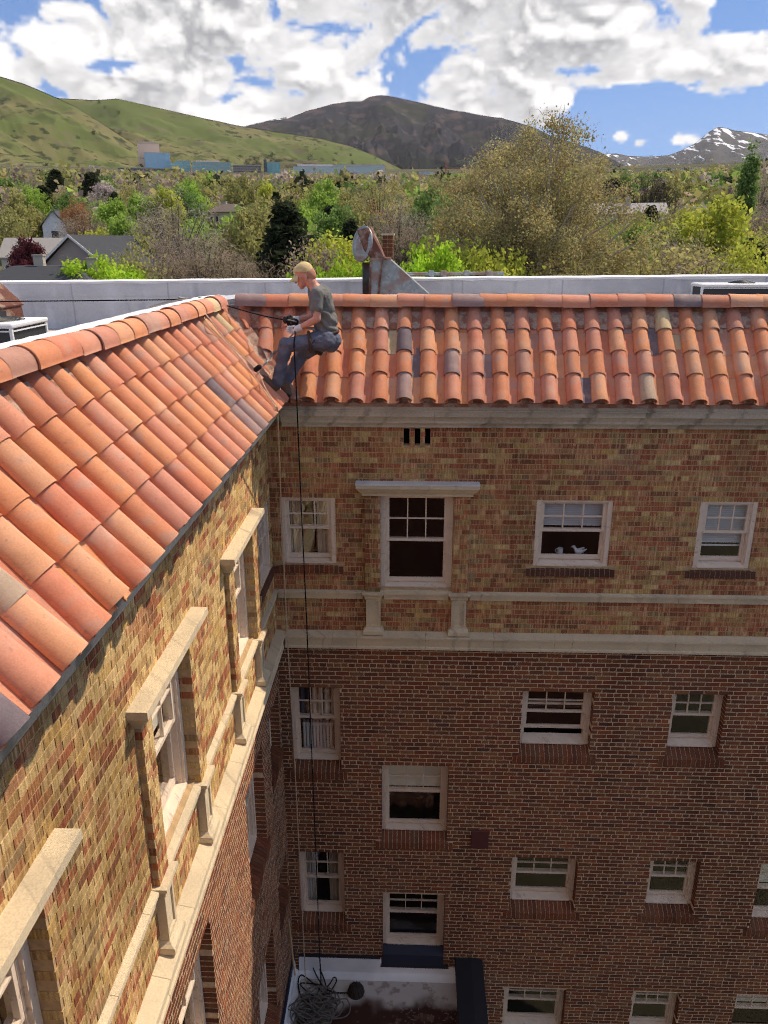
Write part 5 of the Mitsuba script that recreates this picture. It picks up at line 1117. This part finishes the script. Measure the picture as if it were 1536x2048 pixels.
block('hospital_wing', 'low teal glass hospital wing right of the tower', 339, 380, 322, 347, 1600, 40, (.42, .44, .42), 4, 5, 'teal_glazing', frac=.8)
block('hospital_wing_001', 'long teal glass hospital wing with tan end walls', 384, 462, 325, 351, 1580, 40, (.5, .42, .34), 4, 9, 'teal_glazing', frac=.72, roofbox=[(.1, .7, 8, 4, (.5, .46, .42))])
block('parking_deck', 'dark low parking deck below the hospital wings', 236, 360, 337, 350, 1540, 40, (.22, .2, .19), 3, 10, 'dark_glazing', frac=.55)
block('office_block', 'brown and grey office block between the hospital and the dark tower', 466, 522, 331, 350, 1580, 40, (.38, .30, .25), 4, 8, 'dark_glazing', frac=.5)
block('dark_tower', 'narrow dark glass tower with teal block at its side', 527, 533, 319, 350, 1570, 20, (.10, .13, .13), 5, 1, 'dark_glazing', frac=.8)
block('teal_block', 'small teal glass block joined to the narrow dark tower', 533, 560, 325, 348, 1575, 30, (.2, .33, .33), 4, 3, 'teal_glazing', frac=.86)
block('research_building', 'long pale building with green glass bands right of the teal block', 586, 745, 334, 358, 1450, 40, (.55, .57, .56), 4, 14, 'pale_glazing', frac=.5, roofbox=[(.05, .5, 10, 5, (.5, .52, .53))])
block('research_building_001', 'pale flat building behind the research building, partly hidden by the hill', 660, 770, 330, 345, 1700, 40, (.50, .50, .52), 3, 10, 'pale_glazing', frac=.4)
block('blue_office', 'small bright blue and white office building left of the red crane', 832, 869, 344, 368, 1300, 30, (.6, .64, .68), 4, 4, 'blue_glazing', frac=.6)
block('brick_annex', 'small dark red brick building under the crane', 869, 893, 345, 362, 1310, 30, (.24, .09, .08), 3, 4, 'dark_glazing', frac=.4)
block('stadium_building', 'long pale and blue building in front of the far right mountains', 1310, 1398, 338, 352, 1350, 40, (.62, .61, .58), 2, 8, 'pale_glazing', frac=.2)
block('stadium_building_001', 'bright blue low building at the end of the long pale building', 1352, 1434, 347, 360, 1330, 30, (.22, .38, .56), 2, 7, 'blue_glazing', frac=.7)
k = say('tower_crane', 'thin red tower crane standing over the small brick building', 'crane')
ca_ = at_d(892, 322, 1320); g = float(ground_z(1320)); px_ = 1320/FOC
put(k, MB().box(ca_[0]-.9, ca_[0]+.9, ca_[1]-.9, ca_[1]+.9, g, ca_[2], col=(.30, .09, .07)), 'vertex_paint', vc=True)
put(k + '__jib', MB().box(ca_[0]-4*px_, ca_[0]+25*px_, ca_[1]-.6, ca_[1]+.6, ca_[2]-11.2, ca_[2]-9.6, col=(.34, .10, .08)), 'vertex_paint', vc=True)
for j, (px, y0, y1, lab) in enumerate([(1302, 313, 345, 'tall stadium light mast left of the long pale building'), (1446, 342, 362, 'stadium light mast right of the blue low building')]):
    p = at_d(px, y0, 1400); k = say(numbered('light_mast'), lab, 'light mast')
    put(k, MB().tube([[p[0], p[1], float(ground_z(1400))], [p[0], p[1], p[2]]], .45, 6, col=(.5, .5, .5)), 'vertex_paint', vc=True)
    put(k + '__lamp_bank', MB().box(p[0]-2.6, p[0]+2.6, p[1]-.5, p[1]+.5, p[2]-3.5, p[2]+1.5, col=(.7, .7, .7)), 'vertex_paint', vc=True)

# ------------------------------------------------------------------ air
scene['air'] = {'type': 'homogeneous', 'albedo': .96, 'sigma_t': 1.8e-5}
scene['haze'] = {'type': 'cube', 'to_world': T().translate([0, 7500, 1000]).scale([14000, 8500, 1040.0]), 'bsdf': {'type': 'null'}, 'interior': {'type': 'ref', 'id': 'air'}}
say('haze', 'thin blue air between the town and the far mountains', kind='stuff')
scene['camera']['medium'] = {'type': 'ref', 'id': 'air'}
